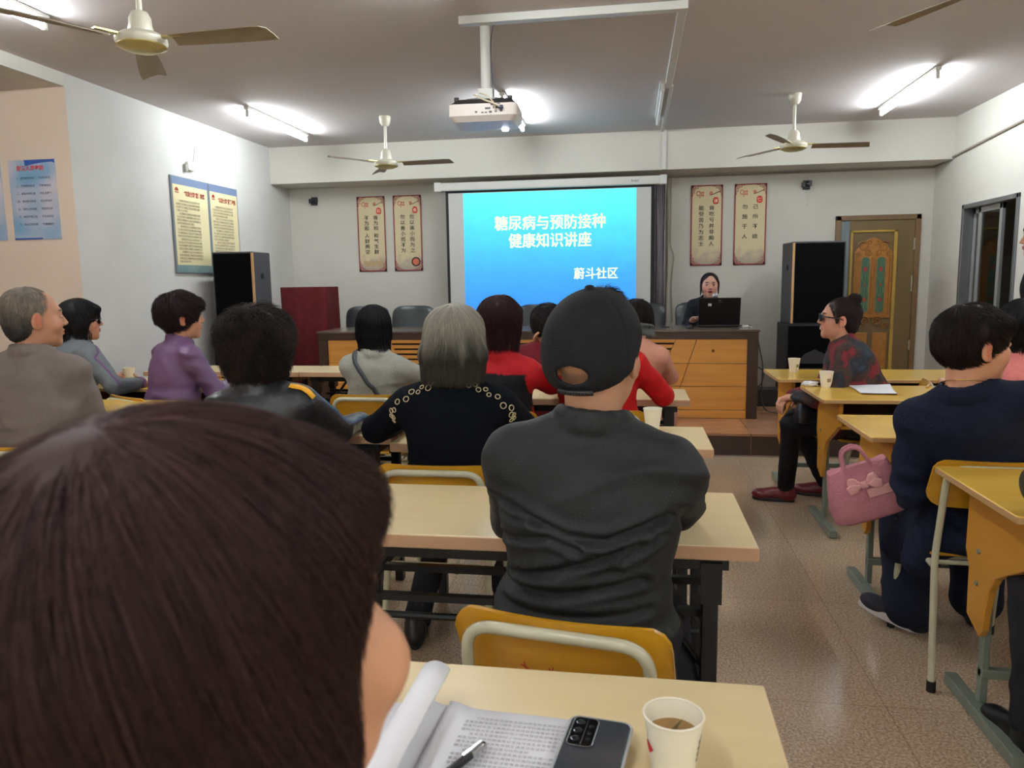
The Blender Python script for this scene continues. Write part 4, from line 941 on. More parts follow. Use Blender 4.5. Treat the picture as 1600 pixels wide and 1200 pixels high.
class Field:
    def __init__(s, prs, h, fine=(), pad=0.02):
        us = [p for p in prs if p[6] == 'u']; B = [bbox(p) for p in us]
        lo = np.min([b[0] for b in B], 0)-pad; hi = np.max([b[1] for b in B], 0)+pad
        s.ax = [axis(lo[i], hi[i], h, [(f[0][i], f[1][i], f[2]) for f in fine]) for i in range(3)]
        s.F = np.full([len(a) for a in s.ax], 0.5, np.float32)
        for p in prs: s.apply(p)
    def apply(s, p):
        a, b = bbox(p); m = p[5]+0.03; sl = []
        for i in range(3):
            i0 = max(0, int(np.searchsorted(s.ax[i], a[i]-m))-1); i1 = min(len(s.ax[i]), int(np.searchsorted(s.ax[i], b[i]+m))+1); sl.append(slice(i0, i1))
        sl = tuple(sl)
        if min(x.stop-x.start for x in sl) < 1: return
        X = s.ax[0][sl[0]][:, None, None]; Y = s.ax[1][sl[1]][None, :, None]; Z = s.ax[2][sl[2]][None, None, :]
        d = sd(p, X, Y, Z).astype(np.float32); f = s.F[sl]; k = max(p[5], 1e-4)
        if p[6] == 'u':
            h_ = np.clip(0.5+0.5*(f-d)/k, 0, 1); s.F[sl] = f*(1-h_)+d*h_-k*h_*(1-h_)
        else:
            d = -d; h_ = np.clip(0.5-0.5*(f-d)/k, 0, 1); s.F[sl] = f*(1-h_)+d*h_+k*h_*(1-h_)
    def sample(s, P):
        P = np.asarray(P, np.float64); idx = []; fr_ = []
        for i in range(3):
            a = s.ax[i]; j = np.clip(np.searchsorted(a, P[:, i])-1, 0, len(a)-2); idx.append(j); fr_.append(np.clip((P[:, i]-a[j])/(a[j+1]-a[j]), 0, 1))
        out = 0
        for dx in (0, 1):
            for dy in (0, 1):
                for dz in (0, 1):
                    w_ = (fr_[0] if dx else 1-fr_[0])*(fr_[1] if dy else 1-fr_[1])*(fr_[2] if dz else 1-fr_[2])
                    out = out+w_*s.F[idx[0]+dx, idx[1]+dy, idx[2]+dz]
        return out
    def grad(s, P, e=0.004):
        g = np.stack([s.sample(P+np.eye(3)[i]*e)-s.sample(P-np.eye(3)[i]*e) for i in range(3)], 1)
        return g/np.maximum(np.linalg.norm(g, axis=1, keepdims=True), 1e-9)
    def project(s, P, off=0.0, it=3):
        P = np.array(P, float)
        for _ in range(it):
            d = s.sample(P); P = P-np.clip(d-off, -0.03, 0.03)[:, None]*s.grad(P)
        return P
    def mesh(s):
        F = s.F; neg = F < 0
        c = neg[:-1, :-1, :-1].astype(np.int8)
        for dx in (0, 1):
            for dy in (0, 1):
                for dz in (0, 1):
                    if dx or dy or dz: c = c+neg[dx:F.shape[0]-1+dx, dy:F.shape[1]-1+dy, dz:F.shape[2]-1+dz]
        act = (c > 0) & (c < 8); I = np.argwhere(act); n = len(I)
        ids = np.full(act.shape, -1, np.int32); ids[act] = np.arange(n)
        acc = np.zeros((n, 3)); cnt = np.zeros(n)
        co = [(0,0,0),(1,0,0),(0,1,0),(1,1,0),(0,0,1),(1,0,1),(0,1,1),(1,1,1)]
        ed = [(0,1),(2,3),(4,5),(6,7),(0,2),(1,3),(4,6),(5,7),(0,4),(1,5),(2,6),(3,7)]
        V = [F[I[:, 0]+a, I[:, 1]+b, I[:, 2]+c_] for a, b, c_ in co]
        Q = [np.stack([s.ax[0][I[:, 0]+a], s.ax[1][I[:, 1]+b], s.ax[2][I[:, 2]+c_]], 1) for a, b, c_ in co]
        for a, b in ed:
            m = (V[a] < 0) != (V[b] < 0); t = np.where(m, V[a]/np.where(m, V[a]-V[b], 1), 0)[:, None]
            acc += np.where(m[:, None], Q[a]+(Q[b]-Q[a])*t, 0); cnt += m
        P = acc/cnt[:, None]; faces = []
        for ax_ in range(3):
            n1 = neg; sl0 = [slice(None)]*3; sl1 = [slice(None)]*3; sl0[ax_] = slice(0, -1); sl1[ax_] = slice(1, None)
            a0, a1 = neg[tuple(sl0)], neg[tuple(sl1)]; E = np.argwhere(a0 != a1)
            o1, o2 = [(1, 2), (2, 0), (0, 1)][ax_]
            ok = (E[:, o1] > 0) & (E[:, o2] > 0) & (E[:, o1] < F.shape[o1]-1) & (E[:, o2] < F.shape[o2]-1); E = E[ok]
            fl = neg[E[:, 0], E[:, 1], E[:, 2]]
            def cid(d1, d2):
                J = E.copy(); J[:, o1] += d1; J[:, o2] += d2; return ids[J[:, 0], J[:, 1], J[:, 2]]
            q = np.stack([cid(-1, -1), cid(0, -1), cid(0, 0), cid(-1, 0)], 1)
            q[~fl] = q[~fl][:, ::-1]; faces.append(q)
        Fc = np.concatenate(faces); Fc = Fc[(Fc >= 0).all(1)]
        return P, Fc
_T = np.random.RandomState(7).rand(24, 24, 24)
def vnoise(P, fr_, seed=0):
    q = np.asarray(P)*np.asarray(fr_)+np.array([seed*3.17, seed*5.31, seed*1.73]); i = np.floor(q).astype(int); f = q-i; f = f*f*(3-2*f); o = 0
    for dx in (0, 1):
        for dy in (0, 1):
            for dz in (0, 1):
                o = o+(f[:, 0] if dx else 1-f[:, 0])*(f[:, 1] if dy else 1-f[:, 1])*(f[:, 2] if dz else 1-f[:, 2])*_T[(i[:, 0]+dx) % 24, (i[:, 1]+dy) % 24, (i[:, 2]+dz) % 24]
    return o
def ridged(P, fr_, seed=0):
    w_ = np.stack([vnoise(P, (4, 4, 4), seed+1), vnoise(P, (4, 4, 4), seed+2), vnoise(P, (4, 4, 4), seed+3)], 1)
    n = vnoise(P+0.09*(w_-0.5), fr_, seed); return (1-np.abs(2*n-1)*1.6)
def np_mesh(name, P, quads, m, parent, col=None, smooth=True, tris=None):
    me = bpy.data.meshes.new(name); nq = len(quads); nt_ = 0 if tris is None else len(tris)
    me.vertices.add(len(P)); me.vertices.foreach_set('co', np.asarray(P, np.float32).ravel())
    loops = np.asarray(quads, np.int32).ravel(); starts = np.arange(nq)*4
    if nt_: loops = np.concatenate([loops, np.asarray(tris, np.int32).ravel()]); starts = np.concatenate([starts, nq*4+np.arange(nt_)*3])
    me.loops.add(len(loops)); me.loops.foreach_set('vertex_index', loops.astype(np.int32))
    me.polygons.add(nq+nt_); me.polygons.foreach_set('loop_start', starts.astype(np.int32))
    me.update(calc_edges=True); me.validate()
    if smooth: me.shade_smooth()
    if col is not None:
        a = me.color_attributes.new('col', 'FLOAT_COLOR', 'POINT'); c4 = np.ones((len(P), 4), np.float32); c4[:, :3] = col; a.data.foreach_set('color', c4.ravel())
    me.materials.append(m)
    o = bpy.data.objects.new(name, me); COL.objects.link(o)
    if parent is not None: o.parent = parent
    return o
def normals(P, Q):
    P = np.asarray(P); d1 = P[Q[:, 2]]-P[Q[:, 0]]; d2 = P[Q[:, 3]]-P[Q[:, 1]]; n = np.cross(d1, d2); N = np.zeros_like(P)
    for k in range(4): np.add.at(N, Q[:, k], n)
    return N/np.maximum(np.linalg.norm(N, axis=1, keepdims=True), 1e-12)
LIN = lambda c: np.array(lin(c))

# ------------------------------------------------------------------ head
def head_prims(g):
    """g: dict of tweaks; face towards +y, origin mid-head, chin at z=-.115, crown at .118"""
    w_ = g.get('w', 1.0); j = g.get('jaw', 1.0); P = [
        ell((0, -0.014, 0.034), (0.076*w_, 0.097, 0.084), 0.02), ell((0, 0.018, -0.02), (0.066*w_, 0.074, 0.088), 0.025),
        ell((0, 0.03, -0.068), (0.05*j, 0.052, 0.042), 0.025), ell((0, 0.068, -0.096), (0.022, 0.018, 0.018), 0.02),
        ell((0.040*j, 0.056, -0.03), (0.026, 0.024, 0.028), 0.02), ell((-0.040*j, 0.056, -0.03), (0.026, 0.024, 0.028), 0.02),
        cap((-0.032, 0.079, 0.027), (0.032, 0.079, 0.027), 0.011, k=0.015),
        ell((0.033, 0.104, 0.008), (0.016, 0.02, 0.010), 0.012, 's'), ell((-0.033, 0.104, 0.008), (0.016, 0.02, 0.010), 0.012, 's'),
        ell((0.032, 0.077, 0.007), (0.0145, 0.0125, 0.011), 0.004), ell((-0.032, 0.077, 0.007), (0.0145, 0.0125, 0.011), 0.004),
        cap((0, 0.086, 0.016), (0, 0.105, -0.022), 0.0065, 0.0095, 0.008), ell((0.011, 0.094, -0.027), (0.008, 0.010, 0.007), 0.005), ell((-0.011, 0.094, -0.027), (0.008, 0.010, 0.007), 0.005),
        ell((0, 0.088, -0.05), (0.024, 0.010, 0.0062), 0.005), ell((0, 0.087, -0.062), (0.020, 0.010, 0.0068), 0.005)]
    if g.get('open'): P += [ell((0, 0.098, -0.06), (0.015, 0.014, 0.010), 0.003, 's'), ell((0, 0.087, -0.074), (0.02, 0.012, 0.007), 0.004)]
    for s in (-1, 1):
        Re = rotm(s*0.35, 0, 0) @ rotm(0, -0.2, 0)
        P += [ell((s*0.080*w_, -0.012, -0.006), (0.008, 0.019, 0.032), 0.006, 'u', Re), ell((s*0.078*w_, -0.006, -0.03), (0.008, 0.011, 0.012), 0.006),
              ell((s*0.090*w_, -0.006, 0.0), (0.006, 0.010, 0.017), 0.004, 's', Re)]
    return P
def paint_face(L, col, skin, g):
    """L: vertices in head frame"""
    def inside(c, r): return (((L-np.array(c))/np.array(r))**2).sum(1)
    def mixin(mask_val, c, soft=0.35):
        w_ = np.clip((1-mask_val)/soft+0.5, 0, 1)[:, None]; col[:] = col*(1-w_)+LIN(c)*w_
    lip = g.get('lip', (168, 84, 76)); brow = g.get('brow', (52, 38, 32))
    for s in (-1, 1):
        mixin(inside((s*0.045, 0.07, -0.03), (0.026, 0.03, 0.022)), tuple(min(255, a) for a in (skin[0]+4, skin[1]-9, skin[2]-7)), 1.2)
        mixin(inside((s*0.084, -0.006, -0.004), (0.01, 0.02, 0.03)), (skin[0], skin[1]-26, skin[2]-24), 0.8)
        mixin(inside((s*0.034, 0.088, 0.030), (0.020, 0.02, 0.0048)), brow, 0.6)
        if not g.get('shut'): mixin(inside((s*0.032, 0.09, 0.0065), (0.0125, 0.02, 0.0048)), (214, 206, 198), 0.4); mixin(inside((s*0.032, 0.09, 0.0068), (0.0058, 0.02, 0.0052)), (26, 18, 14), 0.4)
        mixin(inside((s*0.032, 0.089, 0.0118), (0.0145, 0.02, 0.0024)), (40, 28, 24), 0.5)
        mixin(inside((s*0.007, 0.102, -0.033), (0.0035, 0.008, 0.0035)), (96, 56, 46), 0.5)
    mixin(inside((0, 0.095, -0.0565), (0.0235, 0.02, 0.0125)), lip, 0.35)
    if g.get('open'): mixin(inside((0, 0.088, -0.061), (0.016, 0.018, 0.0085)), (62, 22, 20), 0.3)
    elif g.get('smile'): mixin(inside((0, 0.095, -0.057), (0.019, 0.02, 0.004)), (232, 224, 212), 0.4)
    else: mixin(inside((0, 0.097, -0.0565), (0.022, 0.02, 0.0018)), (110, 50, 46), 0.5)
def ik(S, H, l1, l2, pole):
    S, H, pole = map(lambda v: np.array(v, float), (S, H, pole)); d = H-S; L = np.linalg.norm(d)
    if L > (l1+l2)*0.995: H = S+d/L*(l1+l2)*0.995; d = H-S; L = np.linalg.norm(d)
    a = (l1*l1-l2*l2+L*L)/(2*L); h_ = math.sqrt(max(l1*l1-a*a, 0)); u = d/L; p = pole-u*(pole @ u); p /= max(np.linalg.norm(p), 1e-9)
    return S+u*a+p*h_, H
def hand_prims(W, d, up, side, curl=0.5, s=1.0):
    """W wrist, d pointing direction, up = back of the hand, side: +1 right hand"""
    d = d/np.linalg.norm(d); up = up-d*(up @ d); up /= max(np.linalg.norm(up), 1e-6); r = np.cross(d, up)*side  # towards the thumb is -r
    R = np.stack([r, d, up], 1); P = [rbox(W+d*0.045*s, (0.038*s, 0.045*s, 0.014*s), 0.012*s, 0.015, 'u', R), cap(W-d*0.03, W+d*0.02, 0.025*s, 0.024*s, 0.01)]
    for i, (off, ln_, kk) in enumerate(((-0.028, 0.078, 0.9), (-0.009, 0.086, 1.0), (0.010, 0.08, 1.05), (0.028, 0.064, 1.15))):
        base = W+d*0.082*s+r*off*s; a = 0.25*curl*kk; p = base; seg = (0.42, 0.32, 0.26); rad = (0.0088, 0.0080, 0.0072, 0.0062)
        for q in range(3):
            a += curl*kk*0.55; v = d*math.cos(a)-up*math.sin(a); n = p+v*ln_*seg[q]*s; P.append(cap(p, n, rad[q]*s, rad[q+1]*s, 0.004)); p = n
    t0 = W+d*0.02*s-r*0.028*s; t1 = t0+(d*0.6-r*0.65-up*0.25)*0.045*s; t2 = t1+(d*0.85-r*0.15-up*0.35)*0.032*s
    P += [cap(t0, t1, 0.012*s, 0.0105*s, 0.01), cap(t1, t2, 0.0098*s, 0.008*s, 0.004)]
    return P

from mathutils.bvhtree import BVHTree
class Surf:
    """closest-point queries on a finished garment mesh"""
    def __init__(s, o): s.t = BVHTree.FromPolygons([v.co.copy() for v in o.data.vertices], [tuple(p.vertices) for p in o.data.polygons])
    def project(s, P, off=0.0, it=1):
        out = []
        for p in np.asarray(P): l, n, i, d = s.t.find_nearest(Vector(p)); out.append(np.array(l)+np.array(n)*off)
        return np.array(out)
    def grad(s, P): return np.array([np.array(s.t.find_nearest(Vector(p))[1]) for p in np.asarray(P)])
    def ray(s, o_, d_):
        l, n, i, d = s.t.ray_cast(Vector(o_), Vector(d_)); return (None, None) if l is None else (np.array(l), np.array(n))
# ------------------------------------------------------------------ hair
m_hair = mat('hair_strands', rough=0.55, attr=True, spec=0.22)
def strands(F, n, rnd, length, rad, base_col, var, flow, lift=(0.0006, 0.003), K=9, curl=0.0, region=None, free=0.25, tip=None, z_stop=None, gravity=1.0):
    P, Q = F.mesh()
    ctr = P[Q].mean(1)
    if region is not None: Q = Q[region(ctr)]
    if len(Q) == 0: return None
    a = np.linalg.norm(np.cross(P[Q[:, 2]]-P[Q[:, 0]], P[Q[:, 3]]-P[Q[:, 1]]), axis=1); a /= a.sum()
    f = rnd.choice(len(Q), n, p=a); uv = rnd.rand(n, 2); q = P[Q[f]]
    p = (q[:, 0]*(1-uv[:, :1])*(1-uv[:, 1:])+q[:, 1]*uv[:, :1]*(1-uv[:, 1:])+q[:, 2]*uv[:, :1]*uv[:, 1:]+q[:, 3]*(1-uv[:, :1])*uv[:, 1:])
    L = length*(0.55+0.6*rnd.rand(n)); st_ = (L/(K-1))[:, None]; pts = [p]; prev = None
    hseed = rnd.rand(n, 3); wob = (hseed-0.5)*0.25
    for k in range(1, K):
        g = F.grad(p); dr_ = flow(p)+wob
        t = dr_-g*(dr_*g).sum(1, keepdims=True); t /= np.maximum(np.linalg.norm(t, axis=1, keepdims=True), 1e-6)
        hang = np.clip((-g[:, 2:]-free)/0.3, 0, 1) if free is not None else 0
        t = t*(1-hang)+np.array([0, 0, -1.0])*hang
        if curl:
            ph = hseed[:, :1]*6.28+k*1.35; sdv = np.cross(t, g); t = t+curl*(sdv*np.cos(ph)+g*np.sin(ph)*0.8); t /= np.linalg.norm(t, axis=1, keepdims=True)
        if prev is not None: t = t*0.65+prev*0.35; t /= np.linalg.norm(t, axis=1, keepdims=True)
        p = p+t*st_; hh = lift[0]+(lift[1]-lift[0])*(k/(K-1))*(0.4+hseed[:, 1])
        d = F.sample(p); corr = np.clip(d-hh, -0.02, 0.02 if not curl else 0.004)*(1-(hang[:, 0] if not np.isscalar(hang) else 0)); p = p-corr[:, None]*F.grad(p)
        prev = t; pts.append(p)
    pts = np.stack(pts, 1)                    # n,K,3
    T = np.gradient(pts, axis=1); T /= np.maximum(np.linalg.norm(T, axis=2, keepdims=True), 1e-9)
    ref = np.tile(hseed[:, None, :]-0.5, (1, K, 1)); A = np.cross(T, ref); A /= np.maximum(np.linalg.norm(A, axis=2, keepdims=True), 1e-9); B = np.cross(T, A)
    rr = (rad*(1-0.75*np.linspace(0, 1, K)**2))[None, :, None]; ring = [pts+(A*math.cos(x)+B*math.sin(x))*rr for x in (0, 2.094, 4.189)]
    V = np.stack(ring, 2).reshape(-1, 3)      # n,K,3 ring
    i = np.arange(n)[:, None, None]; k = np.arange(K-1)[None, :, None]; c = np.arange(3)[None, None, :]; c2 = (c+1) % 3
    b = i*K*3; q = np.stack([b+k*3+c, b+k*3+c2, b+(k+1)*3+c2, b+(k+1)*3+c], -1).reshape(-1, 4)
    vv = 1+var*(rnd.rand(n)*2-1); bc = base_col(pts.reshape(-1, 3)).reshape(n, K, 3)*vv[:, None, None]
    return V, q, np.repeat(bc, 3, axis=1).reshape(-1, 3)
def make_hair(name, prims, parent, R, t, h, rnd_seed, n, length, rad, color, var=0.35, noise=(0.004, 16), sc=1.0, m=None, cap_dark=0.8, **kw):
    """prims in head frame; builds the cap and its strands as one mesh"""
    rnd = np.random.RandomState(rnd_seed); F = Field([xf(p, np.eye(3), np.zeros(3), sc) for p in prims], h)
    P, Q = F.mesh(); N = normals(P, Q); base = color if callable(color) else (lambda X: np.tile(LIN(color), (len(X), 1)))
    P2 = P+N*(noise[0]*(vnoise(P, noise[1] if isinstance(noise[1], tuple) else (noise[1],)*3, rnd_seed)-0.5)*2)[:, None]
    streak = 0.8+0.4*vnoise(P, (90, 90, 12), rnd_seed)
    c = base(P)*cap_dark*streak[:, None]
    allV, allQ, allC = [P2], [Q], [c]
    flow = kw.pop('flow', None) or (lambda X: np.stack([X[:, 0]*4, (X[:, 1]+0.05)*3, -np.ones(len(X))], 1))
    fr_ = strands(F, n, rnd, length, rad, base, var, flow, **kw)
    if fr_ is not None:
        V, q, cc = fr_; allQ.append(q+len(P2)); allV.append(V); allC.append(cc)
    V = np.concatenate(allV) @ R.T + t
    return np_mesh(name, V, np.concatenate(allQ), m or m_hair, parent, np.concatenate(allC))
def shell(th=0.010, nape=-0.075, face=(0.0, 0.128, -0.04), fr_=(0.17, 0.085, 0.095), bangs=0.0, side=0.0, vol=1.0, ear=False):
    P = [ell((0, -0.016, 0.036), (0.078+th*vol, 0.098+th*vol, 0.086+th), 0.02), ell((0, -0.045, nape+0.045), (0.064+th*0.6, 0.055+th, 0.055), 0.03)]
    if side: P += [ell((s*0.072, -0.008, -0.01-side*0.4), (0.017+th*0.6, 0.042, 0.045+side*0.5), 0.02) for s in (-1, 1)]
    P += [ell(face, fr_, 0.012, 's')]
    if ear: P += [ell((0, -0.125, -0.080), (0.09, 0.045, 0.055), 0.02, 's')]+[ell((s*0.098, -0.006, -0.018), (0.030, 0.030, 0.040), 0.008, 's') for s in (-1, 1)]+[ell((s*0.085, -0.07, -0.085), (0.045, 0.05, 0.035), 0.012, 's') for s in (-1, 1)]
    if bangs: P += [ell((0, 0.064, 0.070), (0.064, 0.028+th, 0.026), 0.02), ell((0, 0.076, 0.060), (0.056, 0.014+th*0.4, 0.012+bangs*0.7), 0.012)]
    return P
# ------------------------------------------------------------------ person
m_skin = mat('skin', rough=0.5, attr=True, spec=0.4, sss=0.12)
def cloth(name, rgb, rgb2=None, rough=0.85, bump=(240, 0.25), noise=30, amt=0.4, spec=0.25):
    return mat(name, rgb, rough, noise=(noise, rgb2 or tuple(int(c*0.82) for c in rgb), amt), bump=bump, spec=spec)
PEOPLE = {}
def person(label, loc, rz, H, head=(0, 0, 0), skin=(196, 148, 118), sw=0.165, bulk=1.0, face=None, hands=None, poles=None, jacket=None, jmat=None, trousers=None, tmat=None,
           shoes=None, feet=None, knees=None, extra=(), hair=None, folds=0.006, seat=0.44, fine=0.0034, standing=False, hs=1.0, collar=True, coat=0.0, sleeve=1.0, fine_hands=(), curl=0.5,
           jcol=None, arm=1.0, shoe_len=0.25, lean=0.0, hand_up=None, bust=0.0, seed=1, foldf=(7, 7, 15), jh=0.009, collar_h=0.03, z0=0.0, creases=None, armr=1.0, tw=1.0):
    """loc: ground point under the hips; H: head centre in the person's own frame (x right, y forward)"""
    face = face or {}; root = empty('person', (loc[0], loc[1], z0), rz, label, 'person')
    H = np.array(H, float); RH = rotm(*head); hip = np.array([0, 0, (seat+0.095) if not standing else 0.93])
    N = H+RH @ np.array([0, -0.022, -0.122])*hs; N[2] = H[2]-0.128*hs
    sp_ = N-hip; up = sp_/np.linalg.norm(sp_)
    Rt = rotm(0, -math.atan2(sp_[1], sp_[2])*0.9, math.atan2(sp_[0], sp_[2])*0.9)
    at = lambda f, y=0.0, x=0.0: hip+sp_*f+Rt @ np.array([x, y, 0.0])
    S = {s: N+Rt @ np.array([s*sw, -0.012, -0.078]) for s in (-1, 1)}
    torso = [ell(at(0.0), (0.165*bulk, 0.125*bulk, 0.105), 0.04, 'u', Rt), ell(at(0.28, 0.01), (0.148*bulk, 0.118*bulk, 0.14), 0.05, 'u', Rt), ell(at(0.62, 0.0), (0.150*max(bulk, 0.95)*sw/0.165, 0.108*bulk, 0.16), 0.05, 'u', Rt),
             ell(at(0.80, -0.012), (0.135*sw/0.165, 0.088, 0.085), 0.05, 'u', Rt), cap(S[-1]+np.array([0.03, 0, -0.02]), S[1]+np.array([-0.03, 0, -0.02]), 0.05, k=0.04)]
    for s in (-1, 1): torso.append(cap(N+Rt @ np.array([s*0.02, -0.012, -0.012]), S[s]*0.8+N*0.2+np.array([0, 0, -0.008]), 0.04, 0.040, 0.04))
    if bust: torso += [ell(at(0.62, 0.085, s*0.07), (0.065, 0.055*bust, 0.06), 0.04, 'u', Rt) for s in (-1, 1)]
    hands = hands or {-1: (-0.14, 0.40, 0.78), 1: (0.14, 0.40, 0.78)}; poles = poles or {-1: (-0.3, -0.35, -1), 1: (0.3, -0.35, -1)}
    armsB, armsJ, elb = [], [], {}; handP = []
    for s in (-1, 1):
        E, W = ik(S[s], hands[s], 0.27*arm, 0.235*arm, poles[s]); elb[s] = E; dv = (W-E)/np.linalg.norm(W-E)
        armsB += [cap(S[s], E, 0.042, 0.034, 0.02), cap(E, W, 0.034, 0.023, 0.02)]
        armsJ += [cap(S[s], E, 0.060*armr, 0.050*armr, 0.03), cap(E, E+(W-E)*0.93*sleeve, 0.051*armr, 0.037*armr, 0.012)]
        hu = np.array((hand_up or {}).get(s, (0, 0, 1)), float); handP += hand_prims(W, dv+np.array([0, 0, -0.15]), hu, s, curl)
    knees = knees or {-1: (-0.12, 0.42, seat+0.055), 1: (0.12, 0.42, seat+0.055)}; feet = feet or {-1: (-0.13, 0.36), 1: (0.13, 0.36)}
    if standing: knees = {-1: (-0.09, 0.03, 0.49), 1: (0.09, 0.03, 0.49)}; feet = {-1: (-0.1, -0.01), 1: (0.1, -0.01)}
    legsB, legsJ = [], []
    for s in (-1, 1):
        hj = hip+np.array([s*0.085, 0.0, -0.015]); kn = np.array(knees[s], float); an = np.array([feet[s][0], feet[s][1], 0.075])
        legsB += [cap(hj, kn, 0.070, 0.047, 0.03), cap(kn, an, 0.045, 0.03, 0.02)]; legsJ += [cap(hj, kn, 0.088, 0.064*tw, 0.03), cap(kn, an+(kn-an)*0.06, 0.062*tw, 0.048*tw*tw, 0.02)]
    neck = [cap(H+RH @ np.array([0, -0.024, -0.045])*hs, N+np.array([0, 0, -0.03]), 0.052*hs, 0.055, 0.022)]
    headP = [xf(p, RH, H, hs) for p in head_prims(face)]
    fb = [(H-0.14*hs, H+0.14*hs, fine)]+[(np.array(hands[s])-0.13, np.array(hands[s])+0.13, 0.0045) for s in fine_hands]
    order = grow(torso, -0.008)+armsB+legsB+handP+neck+headP
    F = Field(order, 0.016, fb); P, Q = F.mesh()
    col = np.tile(LIN(skin), (len(P), 1)); col *= (0.93+0.14*vnoise(P, (40, 40, 40), seed))[:, None]
    Lh = (P-H) @ RH/hs; m_ = (np.abs(Lh).max(1) < 0.135)
    if m_.any(): c2 = col[m_]; paint_face(Lh[m_], c2, skin, face); col[m_] = c2
    np_mesh('body', P, Q, m_skin, root, col)
    # garment on the upper body
    jt = 0.014; J = grow(torso, jt)+armsJ
    if coat:
        for s in (-1, 1): kn = np.array(knees[s], float); hj = hip+np.array([s*0.08, 0, 0]); J.append(cap(hj, hj+(kn-hj)*min(1, coat), 0.105, 0.098, 0.06))
    if collar:
        for q in range(14):
            a, b = 2*PI*q/14, 2*PI*(q+1)/14; f = lambda x: N+Rt @ np.array([0.062*math.cos(x), 0.066*math.sin(x)-0.004, collar_h*0.45+0.01*(-math.sin(x))])
            J.append(cap(f(a), f(b), 0.011, k=0.012)); J.append(cap(f(a)+np.array([0, 0, -0.02]), f(b)+np.array([0, 0, -0.02]), 0.014, k=0.012))
    J.append(('c', H, N+np.array([0, 0, 0.004]), 0.058*hs, 0.060, 0.006, 's'))
    J.append(ell(N+Rt @ np.array([0, 0.06, 0.02]), (0.035, 0.05, 0.05), 0.01, 's'))
    J = list(extra)+J; JF = Field(J, jh); P, Q = JF.mesh(); Nn = normals(P, Q)
    lowz = np.clip(1-np.abs((P[:, 2]-hip[2]-0.08)/0.22), 0, 1); ea = sum(np.exp(-(np.linalg.norm(P-elb[s], axis=1)/0.07)**2) for s in (-1, 1)); sh = sum(np.exp(-(np.linalg.norm(P-(S[s]+np.array([0, 0, -0.08])), axis=1)/0.08)**2) for s in (-1, 1))
    amp = folds*(0.45+1.3*lowz+1.0*ea+0.7*sh); calm = np.clip((P[:, 2]-(N[2]-0.05))/0.03, 0, 1); amp = amp*(1-0.85*calm)
    P = P+Nn*(amp*(ridged(P, foldf, seed)-0.35)+folds*0.5*(vnoise(P, (22, 22, 30), seed+5)-0.5))[:, None]
    info = dict(root=root, H=H, N=N, S=S, RH=RH, hip=hip, Rt=Rt, at=at, elb=elb, JF=JF, hs=hs, hands=hands)
    cj = None
    if jcol is not None: cj = jcol(P, info)
    if creases:
        for path, depth, wd in creases:
            best = np.full(len(P), 9.0)
            for (a, b) in zip(path[:-1], path[1:]):
                a, b = np.array(a), np.array(b); ba = b-a; t = np.clip(((P[:, 0]-a[0])*ba[0]+(P[:, 2]-a[1])*ba[1])/(ba @ ba), 0, 1)
                dd = np.hypot(P[:, 0]-a[0]-ba[0]*t, P[:, 2]-a[1]-ba[1]*t); best = np.minimum(best, dd)
            back = np.clip(-Nn[:, 1]*1.5, 0, 1); P = P+Nn*(back*depth*(-np.exp(-(best/wd)**2)+0.75*np.exp(-((best-2.0*wd)/(1.2*wd))**2)))[:, None]
    jo = np_mesh(jacket or 'jacket', P, Q, jmat, root, cj); info['JF'] = Surf(jo); info['jacket'] = jo
    # trousers
    LF = Field(legsJ+[ell(hip, (0.172*bulk, 0.132*bulk, 0.112), 0.05)], 0.013); P, Q = LF.mesh(); Nn = normals(P, Q)
    P = P+Nn*(0.006*(ridged(P, (8, 8, 12), seed+9)-0.4))[:, None]; np_mesh('trousers', P, Q, tmat or cloth('dark_trousers', (34, 34, 40)), root)
    for s in (-1, 1):
        kn = np.array(knees[s]); fx, fy = feet[s]; dirn = np.array([kn[0]-fx, kn[1]-fy]) if not standing else np.array([0, 1.0]); dirn = np.array([s*0.15, 1.0]) if (shoes or {}).get('dir') is None else np.array(shoes['dir'][s], float)
        dirn = dirn/np.linalg.norm(dirn); d3 = np.array([dirn[0], dirn[1], 0]); an = np.array([fx, fy, 0]); ex = (shoes or {}).get('lift', {}).get(s, 0.0)
        R3 = np.stack([np.array([dirn[1], -dirn[0], 0]), d3, np.array([0, 0, 1])], 1); Rp = R3 @ rotm(0, -ex, 0); hb = an+np.array([0, 0, 0.0]); 
        toe = Rp @ np.array([0, 0.17, 0.0]); o3 = hb-np.array([0, 0, min(0, toe[2])])
        G = lambda v: o3+Rp @ np.array(v)
        sp2 = [ell(G((0, 0.14, 0.036)), (0.042, 0.058, 0.032), 0.02, 'u', Rp), ell(G((0, 0.05, 0.045)), (0.036, 0.075, 0.042), 0.03, 'u', Rp), ell(G((0, -0.02, 0.045)), (0.034, 0.045, 0.044), 0.03, 'u', Rp),
               cap(G((0, -0.005, 0.05)), G((0, -0.005, 0.085)), 0.038, 0.040, 0.02), rbox(G((0, 0.07, -0.05)), (0.2, 0.3, 0.05), 0.001, 0.004, 's', Rp)]
        SF = Field(sp2, 0.006); P, Q = SF.mesh(); so = np_mesh('shoe', P, Q, (shoes or {}).get('mat') or mat('black_shoe', (18, 18, 20), 0.4), root)
        sl_ = MB(); outl = [(0.034*math.sin(a)*(1.15 if math.cos(a) > 0 else 1), 0.07+0.125*math.cos(a)) for a in np.linspace(0, 2*PI, 21)[:-1]]
        sl_.prism(outl, 'z', 0.0, (shoes or {}).get('sole_h', 0.014), Matrix(tuple(tuple(list(Rp[i])+[o3[i]]) for i in range(3))+((0, 0, 0, 1),)))
